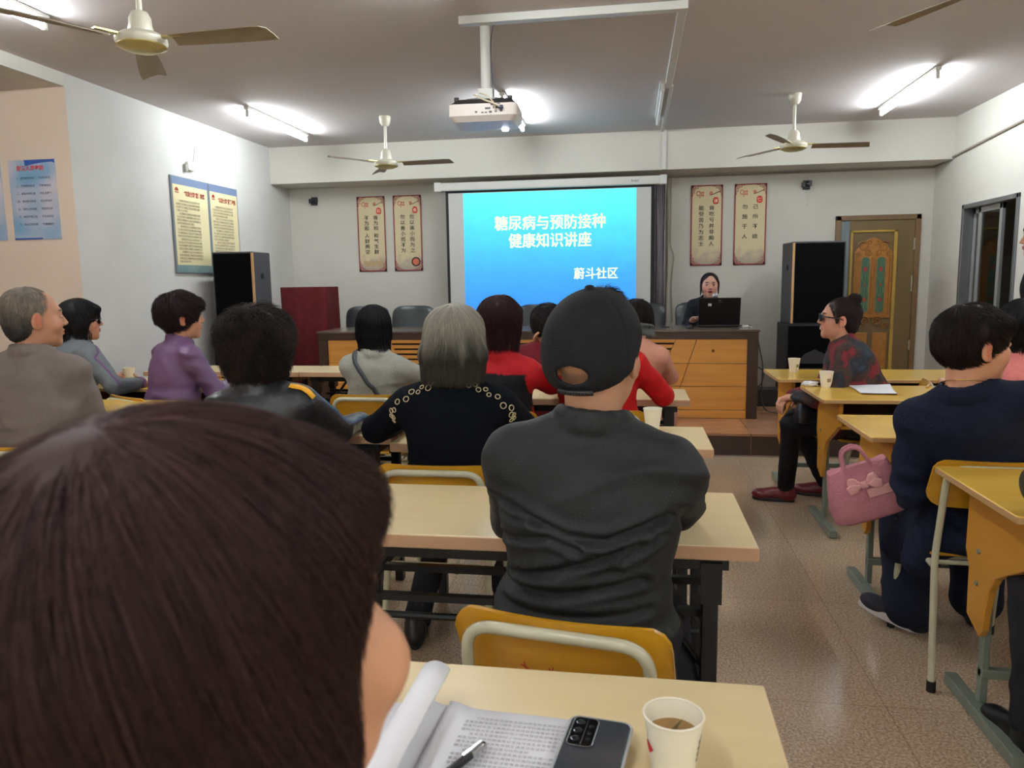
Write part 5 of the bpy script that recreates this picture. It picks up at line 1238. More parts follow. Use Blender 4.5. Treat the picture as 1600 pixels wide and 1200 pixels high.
        sl_.build('sole', (shoes or {}).get('sole') or mat('sole_dark', (30, 28, 28), 0.7), so, 0.004, smooth=40)
    if hair: hair(info)
    return info
def ribbon_on(info, name, pts, width, thick, m, parent=None, n=60, off=0.002, F=None, closed=False, wobble=None):
    """band lying on the garment surface along a path in the person's own frame"""
    F = F or info['JF']; P = np.array([np.array(p, float) for p in pts]); t = np.linspace(0, len(P)-1, n); i = np.minimum(t.astype(int), len(P)-2); f = (t-i)[:, None]
    C = P[i]*(1-f)+P[i+1]*f; C = F.project(C, off, 5); 
    for _ in range(2): C[1:-1] = (C[:-2]+2*C[1:-1]+C[2:])/4
    C = F.project(C, off, 2); g = F.grad(C); T = np.gradient(C, axis=0); T /= np.maximum(np.linalg.norm(T, axis=1, keepdims=True), 1e-9); S_ = np.cross(T, g)
    V = np.stack([C-S_*width/2, C+S_*width/2, C+S_*width/2+g*thick, C-S_*width/2+g*thick], 1).reshape(-1, 3); k = np.arange(n-1)[:, None]; c = np.arange(4)[None]; c2 = (c+1) % 4
    q = np.stack([k*4+c, k*4+c2, (k+1)*4+c2, (k+1)*4+c], -1).reshape(-1, 4); q = np.concatenate([q, [[3, 2, 1, 0], [(n-1)*4, (n-1)*4+1, (n-1)*4+2, (n-1)*4+3]]])
    return np_mesh(name, V, q, m, parent or info['root'], smooth=False)
def hframe(info): 
    """4x4 placing head-frame shapes in the person's frame"""
    R, H, s = info['RH'], info['H'], info['hs']
    return Matrix(tuple(tuple(list(R[i]*s)+[H[i]]) for i in range(3))+((0, 0, 0, 1),))
# ------------------------------------------------------------------ the people
def to_local(loc, rz, P):
    c, s = math.cos(-rz), math.sin(-rz); x, y = P[0]-loc[0], P[1]-loc[1]; return (c*x-s*y, s*x+c*y, P[2])
D = math.radians
flow_down = lambda X: np.stack([X[:, 0]*5, (X[:, 1]+0.03)*5, -1.0+0*X[:, 0]], 1)
flow_crown = lambda X: np.stack([X[:, 0]*9, (X[:, 1]+0.06)*9, -1.0+0*X[:, 0]], 1)
flow_fwd = lambda X: np.stack([X[:, 0]*8, 0.4+0.9*np.tanh((X[:, 1]+0.05)*22), -0.9+0*X[:, 0]], 1)
def hairdo(prims, color, n, length, rad, h=0.005, seed=1, **kw):
    return lambda I: I.setdefault('hair', make_hair('hair', prims, I['root'], I['RH'], I['H'], h, seed, n, length, rad, color, sc=I['hs'], **kw))
def P_(label, loc, rz, headw, heading, pitch=0.0, roll=0.0, **kw):
    """headw: head centre in the room, heading: where the face points (ccw from the stage direction)"""
    H = to_local(loc, rz, headw); kw.setdefault('seed', len(PEOPLE)+3)
    for key in ('handsw', 'kneesw', 'feetw'):
        if key in kw:
            v = kw.pop(key); kw[key[:-1]] = {s: (to_local(loc, rz, p) if len(p) == 3 else to_local(loc, rz, (p[0], p[1], 0))[:2]) for s, p in v.items()}
    I = person(label, loc, rz, H, (heading-rz, pitch, roll), **kw); PEOPLE[label] = I; return I

# --- woman nearest the camera, maroon-brown hair
fgprims = [ell((0.014, -0.03, 0.042), (0.076, 0.098, 0.088), 0.02), ell((-0.02, -0.03, 0.040), (0.080, 0.100, 0.088), 0.02), ell((0, -0.018, 0.040), (0.086, 0.104, 0.092), 0.015), ell((0, -0.036, -0.04), (0.094, 0.086, 0.10), 0.02), ell((0, -0.048, -0.12), (0.093, 0.074, 0.08), 0.02),
           ell((0, 0.139, -0.085), (0.16, 0.105, 0.135), 0.015, 's'), ell((0, 0.06, 0.062), (0.066, 0.04, 0.035), 0.02), ell((0, 0.01, -0.20), (0.06, 0.07, 0.06), 0.02, 's')]
P_('person with a dark maroon-brown bob filling the lower left of the photo', (-0.225, 0.28), 0, (-0.222, 0.360, 1.158), D(-20), pitch=0.10, face={'jaw': 1.35}, skin=(214, 158, 124), jacket='jacket', jmat=cloth('dark_blouse', (40, 34, 40)),
   handsw={-1: (-0.40, 0.52, 0.62), 1: (-0.16, 0.50, 0.62)}, sw=0.142, seed=21, hs=1.0,
   hair=lambda I: make_hair('hair', fgprims, I['root'], I['RH'], I['H'], 0.004, 5, 30000, 0.12, 0.00028, (62, 40, 37), var=0.6, noise=(0.003, 22), cap_dark=0.7, flow=flow_crown, K=10, lift=(0.0005, 0.006), free=0.35, region=lambda c: (c[:, 1] < 0.06) & (c[:, 2] > -0.17)))
# --- man in the black cap
capdome = [ell((0, -0.008, 0.040), (0.089, 0.107, 0.088), 0.01), ell((0, -0.040, -0.005), (0.085, 0.078, 0.07), 0.03), ell((0, -0.008, 0.032), (0.083, 0.100, 0.083), 0.004, 's'),
           ell((0, -0.040, -0.003), (0.078, 0.071, 0.060), 0.003, 's'), rbox((0, 0.0, -0.117), (0.2, 0.2, 0.10), 0.001, 0.004, 's', rotm(0, 0.42, 0)),
           ell((0.0, -0.115, -0.012), (0.031, 0.03, 0.017), 0.004, 's'), ell((0, -0.012, 0.129), (0.010, 0.010, 0.006), 0.002)]
def build_cap(I):
    m = cloth('cap_twill', (22, 23, 26), (32, 33, 36), 0.8, (300, 0.3)); F = Field(capdome, 0.0034); P, Q = F.mesh(); N = normals(P, Q)
    ang = np.arctan2(P[:, 0], P[:, 1]+0.008); seam = np.exp(-(np.abs(((ang+PI/6) % (PI/3))-PI/6)/0.03)**2)*np.clip((0.14-P[:, 2])/0.02, 0, 1)
    P = P+N*(-0.0013*seam+0.0035*(ridged(P, (11, 11, 11), 4)-0.4)*np.clip((P[:, 2]-0.0)/0.05, 0, 1))[:, None]
    V = P*I['hs'] @ I['RH'].T+I['H']; c = np_mesh('baseball_cap', V, Q, m, I['root'])
    B = Field([ell((0, 0.118, 0.036), (0.074, 0.082, 0.0055), 0.004, 'u', rotm(0, -0.22, 0)), ell((0.045, 0.11, 0.030), (0.035, 0.07, 0.005), 0.015, 'u', rotm(0, -0.22, 0.4)), ell((-0.045, 0.11, 0.030), (0.035, 0.07, 0.005), 0.015, 'u', rotm(0, -0.22, -0.4)), ell((0, -0.008, 0.036), (0.083, 0.100, 0.083), 0.002, 's')], 0.004)
    P, Q = B.mesh(); np_mesh('brim', P*I['hs'] @ I['RH'].T+I['H'], Q, cloth('brim_lit_grey', (70, 72, 74), None, 0.7), c)  # brim of the black cap, greyed to carry the light falling on it
    st_ = MB(); hf = hframe(I)
    st_.tube([(0.0695*math.sin(a), -0.040-0.0640*math.cos(a), -0.046) for a in np.linspace(-0.5, 0.5, 20)], 0.006, 8)
    so = st_.build('strap', mat('strap_black', (16, 16, 18), 0.5), c, M=hf, smooth=60)
    sn = MB()
    for a in np.linspace(-0.32, 0.32, 9): sn.cyl((0, 0), 0.0022, 0, 0.003, 8, M=Matrix.Translation((0.0705*math.sin(a), -0.046-0.0655*math.cos(a), -0.046)) @ Matrix.Rotation(PI/2, 4, 'X'))
    sn.build('snap', mat('snap_black', (30, 30, 32), 0.3), so, M=hf)
CR = [([(-0.17, 0.94), (-0.10, 0.922), (0.0, 0.888), (0.07, 0.883), (0.175, 0.92)], 0.011, 0.007), ([(-0.16, 0.85), (-0.04, 0.882), (0.02, 0.865)], 0.010, 0.007), ([(-0.12, 0.785), (0.0, 0.825), (0.13, 0.875)], 0.010, 0.008),
      ([(-0.15, 0.755), (-0.02, 0.77), (0.13, 0.80)], 0.011, 0.009), ([(-0.14, 0.72), (-0.02, 0.725), (0.14, 0.735)], 0.008, 0.008), ([(-0.15, 0.90), (-0.09, 0.905)], 0.008, 0.006), ([(0.10, 0.845), (0.17, 0.885)], 0.009, 0.006)]
I = P_('man in a black cap and black zip jacket, seen from behind in the middle', (-0.10, 1.475), D(-6), (-0.070, 1.47, 1.208), D(-20), pitch=0.13, skin=(188, 142, 112), sw=0.159, bulk=1.12, jacket='jacket',
   jmat=cloth('black_jacket', (28, 31, 33), (23, 25, 27), 0.66, (180, 0.15), 14, 0.5, 0.35), handsw={-1: (-0.24, 1.92, 0.80), 1: (0.10, 1.92, 0.80)}, poles={-1: (-0.42, -0.35, -1.0), 1: (0.42, -0.35, -1.0)},
   folds=0.012, foldf=(5, 5, 17), jh=0.006, creases=CR, hair=build_cap, arm=1.04, feetw={-1: (-0.24, 1.80), 1: (0.17, 1.50)}, kneesw={-1: (-0.22, 1.92, 0.5), 1: (0.08, 1.90, 0.5)}, collar_h=0.035, hs=1.02, seed=11)
# perforated dot pattern pressed into the back
dots = MB(); JF = I['JF']; Pd = []
for (x0, z0, dx, dz, nn, rows) in ((-0.06, 0.865, 0.0075, 0.0055, 26, 3), (0.005, 0.875, 0.006, -0.001, 22, 6), (0.03, 0.835, 0.004, 0.006, 10, 4), (-0.155, 0.965, 0.006, 0.006, 11, 3), (0.16, 0.93, 0.0035, 0.007, 10, 3), (-0.02, 0.83, 0.006, 0.001, 12, 3)):
    for r_ in range(rows):
        for q in range(nn): Pd.append((x0+dx*q+0.002*(r_ % 2), -0.20, z0+dz*q-0.006*r_))
Pd = [(x, z) for x, y, z in Pd]
for x, z in Pd:
    p, g = JF.ray((x, -0.6, z), (0, 1, 0))
    if p is None: continue
    q = Vector(g).to_track_quat('Z', 'Y').to_matrix().to_4x4(); dots.prism([(0.0007*math.cos(a), 0.0007*math.sin(a)) for a in np.linspace(0, 2*PI, 6)[:-1]], 'z', -0.0005, 0.0004, Matrix.Translation(Vector(p)) @ q)
dots.build('dot_print', mat('dot_print_grey', (66, 70, 70), 0.6), I['root'])
place_chair(-0.085, 1.50, D(-10), 'yellow plywood school chair with red paint marks, under the man in the black cap')
# --- grey-haired woman in the black cardigan
greybob = [ell((0, -0.012, 0.040), (0.098, 0.114, 0.092), 0.02), ell((0, -0.03, -0.040), (0.115, 0.10, 0.070), 0.04), ell((0, 0.125, -0.06), (0.075, 0.09, 0.115), 0.015, 's'), ell((0, 0.02, -0.155), (0.07, 0.085, 0.05), 0.02, 's')]
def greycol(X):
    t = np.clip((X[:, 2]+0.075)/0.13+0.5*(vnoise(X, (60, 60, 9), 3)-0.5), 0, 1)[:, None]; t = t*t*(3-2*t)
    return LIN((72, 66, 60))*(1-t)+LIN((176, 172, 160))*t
m_emb = mat('cream_cord', (206, 190, 150), 0.7)
def cardigan(I):
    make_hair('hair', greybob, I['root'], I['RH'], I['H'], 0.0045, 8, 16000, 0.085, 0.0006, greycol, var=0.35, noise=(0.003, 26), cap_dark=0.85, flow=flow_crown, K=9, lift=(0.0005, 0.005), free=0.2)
    N, S, JF = I['N'], I['S'], I['JF']
    def loops(path, nn, rad, seed):
        rnd = random.Random(seed); P = [np.array(p, float) for p in path]; b = MB()
        for k in range(nn):
            t = k/(nn-1)*(len(P)-1); i = min(int(t), len(P)-2); c = P[i]*(1-t+i)+P[i+1]*(t-i); c = JF.project(c[None], 0.004, 8)[0]; g = JF.grad(c[None])[0]
            T = np.cross(g, P[-1]-P[0]); T /= np.linalg.norm(T); U_ = np.cross(T, g); off = (0.007 if k % 2 else -0.006); rr = rad*rnd.uniform(0.8, 1.2)
            pts = [c+T*off+(T*math.cos(a)+U_*math.sin(a))*rr for a in np.linspace(0, 2*PI, 15)[:-1]]; pts = JF.project(np.array(pts), 0.0045, 3)
            b.tube([tuple(p) for p in pts], 0.0017, 6, closed=True)
        b.build('embroidery_trim', m_emb, I['root'], smooth=60)
    for s in (-1, 1):
        loops([N+np.array([s*0.055, -0.05, -0.01]), N+np.array([s*0.12, -0.05, -0.035]), S[s]+np.array([s*0.04, -0.05, -0.01]), S[s]+np.array([s*0.06, -0.04, -0.06])], 12, 0.0085, 3+s)
        loops([I['hip']+np.array([s*0.14, -0.12, 0.17]), I['hip']+np.array([s*0.15, -0.11, 0.10])], 4, 0.009, 9)
    loops([I['hip']+np.array([0.0, -0.2, 0.16]), I['hip']+np.array([0.0, -0.2, 0.14])], 2, 0.009, 5)
P_('grey-haired woman in a black cardigan with cream corded trim, seen from behind', (-0.60, 2.54), D(3), (-0.590, 2.50, 1.150), D(-4), pitch=-0.05, sw=0.159, bulk=1.12, jacket='cardigan', jmat=cloth('black_knit', (14, 17, 24), (20, 24, 34), 0.95, (160, 0.5), 60, 0.4, 0.1),
   handsw={-1: (-0.92, 2.86, 0.79), 1: (-0.42, 2.92, 0.79)}, poles={-1: (-1.4, -0.2, -0.7), 1: (1, -0.3, -1)}, folds=0.004, hair=cardigan, collar=True, collar_h=0.01, feetw={-1: (-0.80, 2.62), 1: (-0.52, 2.95)}, seat=0.44)
place_chair(-0.64, 2.585, 0, 'yellow plywood school chair under the grey-haired woman')
# --- curly-haired woman, lower left
curly = shell(0.026, -0.06, (0, 0.135, -0.05), (0.08, 0.08, 0.085), 0.02, 0.03)+[ell((0, -0.035, -0.055), (0.094, 0.082, 0.075), 0.04), ell((0, -0.02, 0.05), (0.120, 0.125, 0.095), 0.03), ell((0, 0.14, -0.05), (0.07, 0.08, 0.085), 0.01, 's')]
def curlcol(c1, c2): return lambda X: LIN(c1)*(1-(q := vnoise(X, (28, 28, 28), 2)[:, None]))+LIN(c2)*q
def shiny(I):
    make_hair('hair', curly, I['root'], I['RH'], I['H'], 0.005, 9, 12000, 0.10, 0.0008, curlcol((20, 16, 15), (58, 44, 38)), var=0.6, noise=(0.016, 30), curl=2.2, K=14, lift=(0.002, 0.022), free=None, flow=flow_crown, cap_dark=0.6)
    ribbon_on(I, 'yellow_shoulder_stripe', [I['S'][1]+np.array([-0.03, -0.03, 0.06]), I['S'][1]+np.array([0.02, -0.03, 0.055]), I['S'][1]+np.array([0.05, -0.02, 0.02])], 0.022, 0.0025, mat('sports_yellow', (240, 172, 20), 0.5), off=0.004)
P_('woman with a round dark curly perm and glossy black jacket, seen from behind', (-1.29, 2.60), 0, (-1.335, 2.565, 1.125), D(-6), sw=0.163, bulk=1.1, skin=(190, 146, 120), jacket='jacket', jmat=cloth('glossy_black_nylon', (30, 32, 36), (44, 46, 52), 0.42, (40, 0.3), 8, 0.5, 0.6),
   handsw={-1: (-1.50, 3.0, 0.79), 1: (-1.12, 3.0, 0.79)}, folds=0.009, hair=shiny)
place_chair(-1.30, 2.64, 0, 'yellow plywood school chair under the curly-haired woman in glossy black')
# --- elderly man, far left
greyman = [ell((0, -0.026, 0.036), (0.081, 0.096, 0.088), 0.02), ell((0, -0.055, -0.03), (0.068, 0.05, 0.06), 0.03), ell((0, 0.105, 0.03), (0.095, 0.07, 0.12), 0.012, 's'), ell((0, 0.03, -0.05), (0.12, 0.055, 0.05), 0.012, 's')]
gmcol = lambda X: LIN((138, 128, 116))*(1-(q := np.clip((0.06-X[:, 2])/0.1, 0, 1)[:, None]*np.clip((-X[:, 1])/0.05, 0, 1)[:, None]))+LIN((64, 60, 58))*q
P_('elderly man with short grey hair and a taupe jacket at the far left', (-2.33, 2.66), D(6), (-2.318, 2.66, 1.236), D(-38), pitch=0.02, skin=(188, 136, 108), sw=0.168, bulk=1.15, jacket='jacket', jmat=cloth('taupe_jacket', (122, 112, 106), (102, 92, 88), 0.7, (60, 0.2), 5, 0.5),
   handsw={-1: (-2.50, 2.98, 0.74), 1: (-2.24, 2.96, 0.70)}, folds=0.010, face={'jaw': 1.1, 'lip': (150, 92, 80), 'brow': (90, 80, 74)}, collar_h=0.04, fine=0.003,
   hair=lambda I: make_hair('hair', greyman, I['root'], I['RH'], I['H'], 0.004, 10, 6000, 0.018, 0.0006, gmcol, var=0.35, noise=(0.0015, 60), cap_dark=0.95, K=4, lift=(0.001, 0.004), free=None))
place_chair(-2.33, 2.71, D(6), 'yellow plywood school chair under the elderly man in taupe')
# --- woman in glasses, grey tracksuit top
def glasses(I, m, lens, parent=None, big=False, name='glasses'):
    hf = hframe(I); b = MB(); r_ = 0.025 if big else 0.021
    root = None
    for s in (-1, 1):
        c = (s*0.033, 0.103, 0.004); pts = [(c[0]+r_*1.12*math.cos(a)*(1), c[1]-0.10*abs(s*c[0]+r_*s*s*math.cos(a)*s)*0-0.22*max(0, abs(c[0]+r_*math.cos(a))-0.03), c[2]+r_*0.78*math.sin(a)) for a in np.linspace(0, 2*PI, 21)[:-1]]
        b.tube(pts, 0.0022 if not big else 0.0034, 6, closed=True)
        b.tube([(s*0.059, 0.096, 0.012), (s*0.080, 0.06, 0.010), (s*0.083, -0.005, 0.004), (s*0.083, -0.02, -0.012)], 0.0020 if not big else 0.0038, 6)
    b.tube([(-0.011, 0.104, 0.008), (0, 0.108, 0.011), (0.011, 0.104, 0.008)], 0.002, 6)
    o = b.build(name, m, I['root'], M=hf, smooth=60)
    for s in (-1, 1):
        l = MB(); c = (s*0.033, 0.103, 0.004); n = 18
        pts = [(c[0]+r_*1.1*math.cos(a), c[1]-0.22*max(0, abs(c[0]+r_*math.cos(a))-0.03), c[2]+r_*0.76*math.sin(a)) for a in np.linspace(0, 2*PI, n+1)[:-1]]
        l.add([(x, y+0.0008, z) for x, y, z in pts]+[(x, y-0.0008, z) for x, y, z in pts], [tuple(range(n)), tuple(reversed(range(n, 2*n)))]+[(i, n+i, n+(i+1) % n, (i+1) % n) for i in range(n)])
        l.build('lens', lens, o, M=hf)
    return o
m_lens = bpy.data.materials.new('clear_lens'); m_lens.use_nodes = True; glassy(m_lens, (0.95, 0.96, 0.97))
bobcut = shell(0.017, -0.075, (0, 0.130, -0.045), (0.17, 0.082, 0.098), 0.012, 0.035)
def tracksuit(I):
    make_hair('hair', bobcut, I['root'], I['RH'], I['H'], 0.005, 12, 5000, 0.09, 0.0008, (26, 24, 25), var=0.35, flow=flow_crown, lift=(0.0005, 0.003), free=0.3)
    glasses(I, mat('glasses_frame_black', (22, 22, 26), 0.3), m_lens)
    JF, S, E = I['JF'], I['S'], I['elb']; m = mat('purple_piping', (104, 66, 112), 0.7)
    ribbon_on(I, 'piping', [S[1]+np.array([0.03, 0.03, 0.05]), S[1]+np.array([0.07, 0.0, -0.04]), E[1]+np.array([0.07, 0, 0.0])], 0.010, 0.002, m)
    W = np.array(I['hands'][1]); d = (W-E[1])/np.linalg.norm(W-E[1]); c = E[1]+d*0.205
    MB().tube([tuple(c-d*0.012), tuple(c+d*0.018)], 0.041, 20).build('cuff', m, I['root'], smooth=50)
P_('woman in glasses with a black bowl cut and grey tracksuit top with purple piping', (-3.30, 3.93), D(-24), (-3.262, 4.10, 1.157), D(-52), pitch=0.02, skin=(196, 142, 116), sw=0.142, bulk=1.05, jacket='tracksuit_top', jmat=cloth('slate_grey_jersey', (104, 110, 114), (90, 96, 100), 0.75, (90, 0.2)),
   handsw={-1: (-3.33, 4.42, 0.78), 1: (-2.95, 4.18, 0.775)}, poles={-1: (-0.3, -0.35, -1), 1: (0.9, -0.5, -0.6)}, fine_hands=(1,), folds=0.008, hair=tracksuit, face={'lip': (170, 92, 84)}, fine=0.003, collar_h=0.035)
place_chair(-3.31, 3.99, D(-24), 'yellow plywood school chair under the woman in glasses')
# --- woman in purple
spiky = shell(0.020, -0.065, (0, 0.128, -0.045), (0.17, 0.080, 0.096), 0.014, 0.0, ear=True)
P_('smiling woman in a purple shirt jacket with short dark hair, turned to the stage', (-2.60, 3.88), D(-28), (-2.535, 3.99, 1.178), D(-50), pitch=0.03, skin=(204, 148, 116), sw=0.146, bulk=1.12, hs=1.06, jacket='shirt_jacket', jmat=cloth('purple_satin', (104, 74, 110), (84, 58, 92), 0.45, (50, 0.15), 6, 0.5, 0.45),
   handsw={-1: (-2.62, 4.28, 0.79), 1: (-2.36, 4.16, 0.79)}, poles={-1: (-0.3, -0.35, -1), 1: (0.9, -0.5, -0.8)}, folds=0.011, face={'smile': True, 'lip': (186, 96, 88)}, fine=0.003, collar_h=0.04,
   hair=hairdo(spiky, (44, 28, 30), 7000, 0.055, 0.0009, seed=13, flow=flow_fwd, lift=(0.001, 0.014), var=0.55, noise=(0.010, (34, 34, 16)), free=None))
place_chair(-2.62, 3.93, D(-28), 'yellow plywood school chair under the woman in purple')
# --- woman in light grey with a crossbody strap
def strapgrey(I):
    make_hair('hair', shell(0.014, -0.09, (0, 0.130, -0.045), (0.17, 0.080, 0.096), 0.012, 0.03), I['root'], I['RH'], I['H'], 0.005, 14, 6000, 0.08, 0.0008, (20, 20, 22), var=0.4, flow=flow_crown, lift=(0.0005, 0.004), free=0.2)
    N, hip = I['N'], I['hip']
    ribbon_on(I, 'bag_strap', [N+np.array([-0.10, 0.03, 0.03]), N+np.array([-0.095, -0.10, -0.04]), hip+np.array([0.0, -0.25, 0.30]), hip+np.array([0.12, -0.2, 0.16])], 0.024, 0.003, mat('strap_grey', (62, 66, 72), 0.6), off=0.008)
P_('woman in a pale grey jacket with a dark strap across her back', (-1.42, 4.05), D(4), (-1.405, 4.0, 1.105), D(32), pitch=-0.08, skin=(206, 154, 124), sw=0.142, bulk=1.08, jacket='jacket', jmat=cloth('pale_grey_wool', (158, 158, 148), (140, 140, 130), 0.95, (120, 0.3)),
   handsw={-1: (-1.55, 4.5, 0.79), 1: (-1.14, 4.4, 0.84)}, poles={-1: (-0.8, -0.3, -1), 1: (0.9, -0.4, -0.8)}, folds=0.007, hair=strapgrey, collar_h=0.04)
place_chair(-1.42, 4.10, 0, 'yellow plywood school chair under the woman in pale grey')
# --- woman in the red and black jacket
def redblack(P, I):
    t = (P[:, 2] < I['N'][2]-0.085-0.02*np.abs(P[:, 0])) & (np.abs(P[:, 0]) < 0.165); c = np.tile(LIN((178, 18, 30)), (len(P), 1)); c[t] = LIN((18, 20, 28)); return c
m_redblack = mat('red_black_fabric', rough=0.7, attr=True, bump=(90, 0.2), spec=0.3)
P_('woman with maroon hair in a red jacket with a black lower back panel', (-0.62, 3.56), D(-8), (-0.605, 3.50, 1.150), D(-24), skin=(206, 152, 124), sw=0.146, bulk=1.08, jacket='jacket', jmat=m_redblack, jcol=redblack,
   handsw={-1: (-0.70, 3.98, 0.79), 1: (-0.36, 3.98, 0.79)}, poles={-1: (-0.3, -0.35, -1), 1: (1, -0.5, -0.7)}, folds=0.006, collar_h=0.03, jh=0.0075,
   hair=hairdo(shell(0.021, -0.085, (0, 0.130, -0.045), (0.17, 0.080, 0.096), 0.014, 0.026), (50, 26, 28), 6000, 0.075, 0.0008, seed=15, flow=flow_crown, lift=(0.0005, 0.006), var=0.5, noise=(0.005, 28), free=0.1))
place_chair(-0.62, 3.62, 0, 'yellow plywood school chair under the woman in the red and black jacket')
# --- person in maroon
P_('person with short dark curls in a maroon jacket, row nearest the stage', (-0.58, 4.72), D(-4), (-0.510, 4.68, 1.085), D(-30), skin=(204, 154, 122), sw=0.155, bulk=1.12, jacket='jacket', jmat=cloth('maroon_cotton', (110, 24, 34), (90, 18, 26), 0.8, (60, 0.3)),
   handsw={-1: (-0.72, 5.06, 0.79), 1: (-0.455, 4.62, 1.075)}, poles={-1: (-0.6, -0.4, -1), 1: (1, 0.2, -0.5)}, folds=0.009,
   hair=hairdo(shell(0.014, -0.06, (0, 0.125, -0.04), (0.17, 0.080, 0.094), 0.012, 0.01), curlcol((18, 16, 16), (44, 36, 34)), 3500, 0.035, 0.0009, seed=16, curl=0.9, lift=(0.001, 0.008), noise=(0.006, 40), free=None))
place_chair(-0.58, 4.76, 0, 'yellow plywood school chair under the person in maroon')
# --- person in the bright red jacket holding a paper
P_('person with tousled dark hair in a bright red jacket beyond the black cap', (-0.13, 3.62), D(-8), (-0.125, 3.60, 1.175), D(-10), skin=(206, 154, 124), sw=0.146, bulk=1.05, jacket='jacket', jmat=cloth('bright_red_fleece', (196, 24, 26), (168, 18, 22), 0.8, (70, 0.25)),
   handsw={-1: (-0.28, 4.0, 0.80), 1: (0.02, 3.84, 0.94)}, poles={-1: (-0.3, -0.35, -1), 1: (0.9, -0.2, -1.0)}, folds=0.009,
   hair=hairdo(shell(0.020, -0.07, (0, 0.125, -0.04), (0.17, 0.080, 0.094), 0.012, 0.016), (36, 26, 26), 3500, 0.06, 0.0009, seed=17, curl=0.5, lift=(0.002, 0.022), noise=(0.008, 30), free=None, flow=flow_fwd))
place_chair(-0.13, 3.68, 0, 'yellow plywood school chair under the person in bright red')
# --- person in peach
P_('person in a peach jacket with dark hair in the row nearest the stage', (0.03, 4.66), D(-12), (0.030, 4.64, 1.105), D(-14), skin=(206, 154, 124), sw=0.142, bulk=1.0, jacket='jacket', jmat=cloth('peach_wool', (206, 148, 126), (190, 130, 110), 0.9, (60, 0.3)),
   handsw={-1: (-0.12, 5.04, 0.79), 1: (0.09, 4.98, 0.80)}, poles={-1: (-0.3, -0.35, -1), 1: (1.3, -0.2, -0.8)}, folds=0.008, coat=0.35, tmat=cloth('peach_skirt', (196, 140, 122)),
   hair=hairdo(shell(0.014, -0.07, (0, 0.125, -0.04), (0.17, 0.080, 0.094), 0.012, 0.016), (34, 24, 24), 3000, 0.05, 0.0009, seed=18, curl=0.4, lift=(0.001, 0.009), noise=(0.006, 30), free=None))
place_chair(0.03, 4.70, D(-10), 'yellow plywood school chair under the person in peach')
# --- presenter
def presenter(I):
    make_hair('hair', [ell((0, -0.022, 0.036), (0.083, 0.100, 0.088), 0.02), ell((0, -0.06, -0.03), (0.066, 0.05, 0.07), 0.03), ell((0, 0.130, -0.022), (0.17, 0.088, 0.112), 0.014, 's'), ell((0, -0.11, -0.075), (0.03, 0.032, 0.055), 0.02),
              cap((0.078, 0.012, 0.03), (0.082, 0.01, -0.085), 0.010, 0.004, 0.01), cap((-0.078, 0.012, 0.03), (-0.080, -0.01, -0.07), 0.010, 0.004, 0.01)], I['root'], I['RH'], I['H'], 0.004, 19, 3000, 0.08, 0.0009, (34, 24, 24), var=0.3,
              flow=lambda X: np.stack([X[:, 0]*0.5, -1+0*X[:, 0], -0.6+0*X[:, 0]], 1), lift=(0.0004, 0.002), free=None)
H_pres = (0.714, 7.36, 1.290-ZS)
P_('woman presenting at the podium desk in a dark coat, mouth open, hair tied back', (0.68, 7.50), D(176), H_pres, D(178), pitch=0.03, skin=(204, 154, 134), sw=0.142, bulk=0.98, jacket='coat', jmat=cloth('ink_navy_coat', (22, 26, 36), (16, 18, 26), 0.8, (60, 0.2)),
   handsw={-1: (0.88, 7.24, 0.80), 1: (0.55, 7.22, 0.80)}, z0=ZS, face={'open': True, 'lip': (186, 84, 84)}, fine=0.0028, folds=0.006, hair=presenter, collar_h=0.045, seat=0.49, kneesw={-1: (0.78, 7.12, 0.52), 1: (0.56, 7.12, 0.52)}, feetw={-1: (0.78, 7.2), 1: (0.56, 7.2)})
# --- woman in sunglasses and floral coat
def floral():
    m = bpy.data.materials.new('floral_coat'); m.use_nodes = True; nt = m.node_tree; b = nt.nodes['Principled BSDF']; b.inputs['Roughness'].default_value = 0.9
    tc = nt.nodes.new('ShaderNodeTexCoord'); n = nt.nodes.new('ShaderNodeTexNoise'); n.inputs['Scale'].default_value = 9; n.inputs['Detail'].default_value = 4; n.inputs['Distortion'].default_value = 0.25; nt.links.new(tc.outputs['Object'], n.inputs['Vector'])
    rp = nt.nodes.new('ShaderNodeValToRGB'); e = rp.color_ramp.elements; e[0].position = 0.30; e[0].color = (*lin((44, 60, 74)), 1); e[1].position = 0.72; e[1].color = (*lin((124, 30, 40)), 1)
    for p, c in ((0.42, (30, 32, 38)), (0.48, (70, 48, 40)), (0.53, (44, 40, 36)), (0.57, (112, 30, 38))): k = e.new(p); k.color = (*lin(c), 1)
    nt.links.new(n.outputs['Fac'], rp.inputs['Fac']); nt.links.new(rp.outputs['Color'], b.inputs['Base Color'])
    n2 = nt.nodes.new('ShaderNodeTexNoise'); n2.inputs['Scale'].default_value = 150; bp = nt.nodes.new('ShaderNodeBump'); bp.inputs['Strength'].default_value = 0.4; bp.inputs['Distance'].default_value = 0.01
    nt.links.new(tc.outputs['Object'], n2.inputs['Vector']); nt.links.new(n2.outputs['Fac'], bp.inputs['Height']); nt.links.new(bp.outputs['Normal'], b.inputs['Normal']); return m
m_darklens = mat('dark_lens', (8, 8, 10), 0.06, spec=0.8)
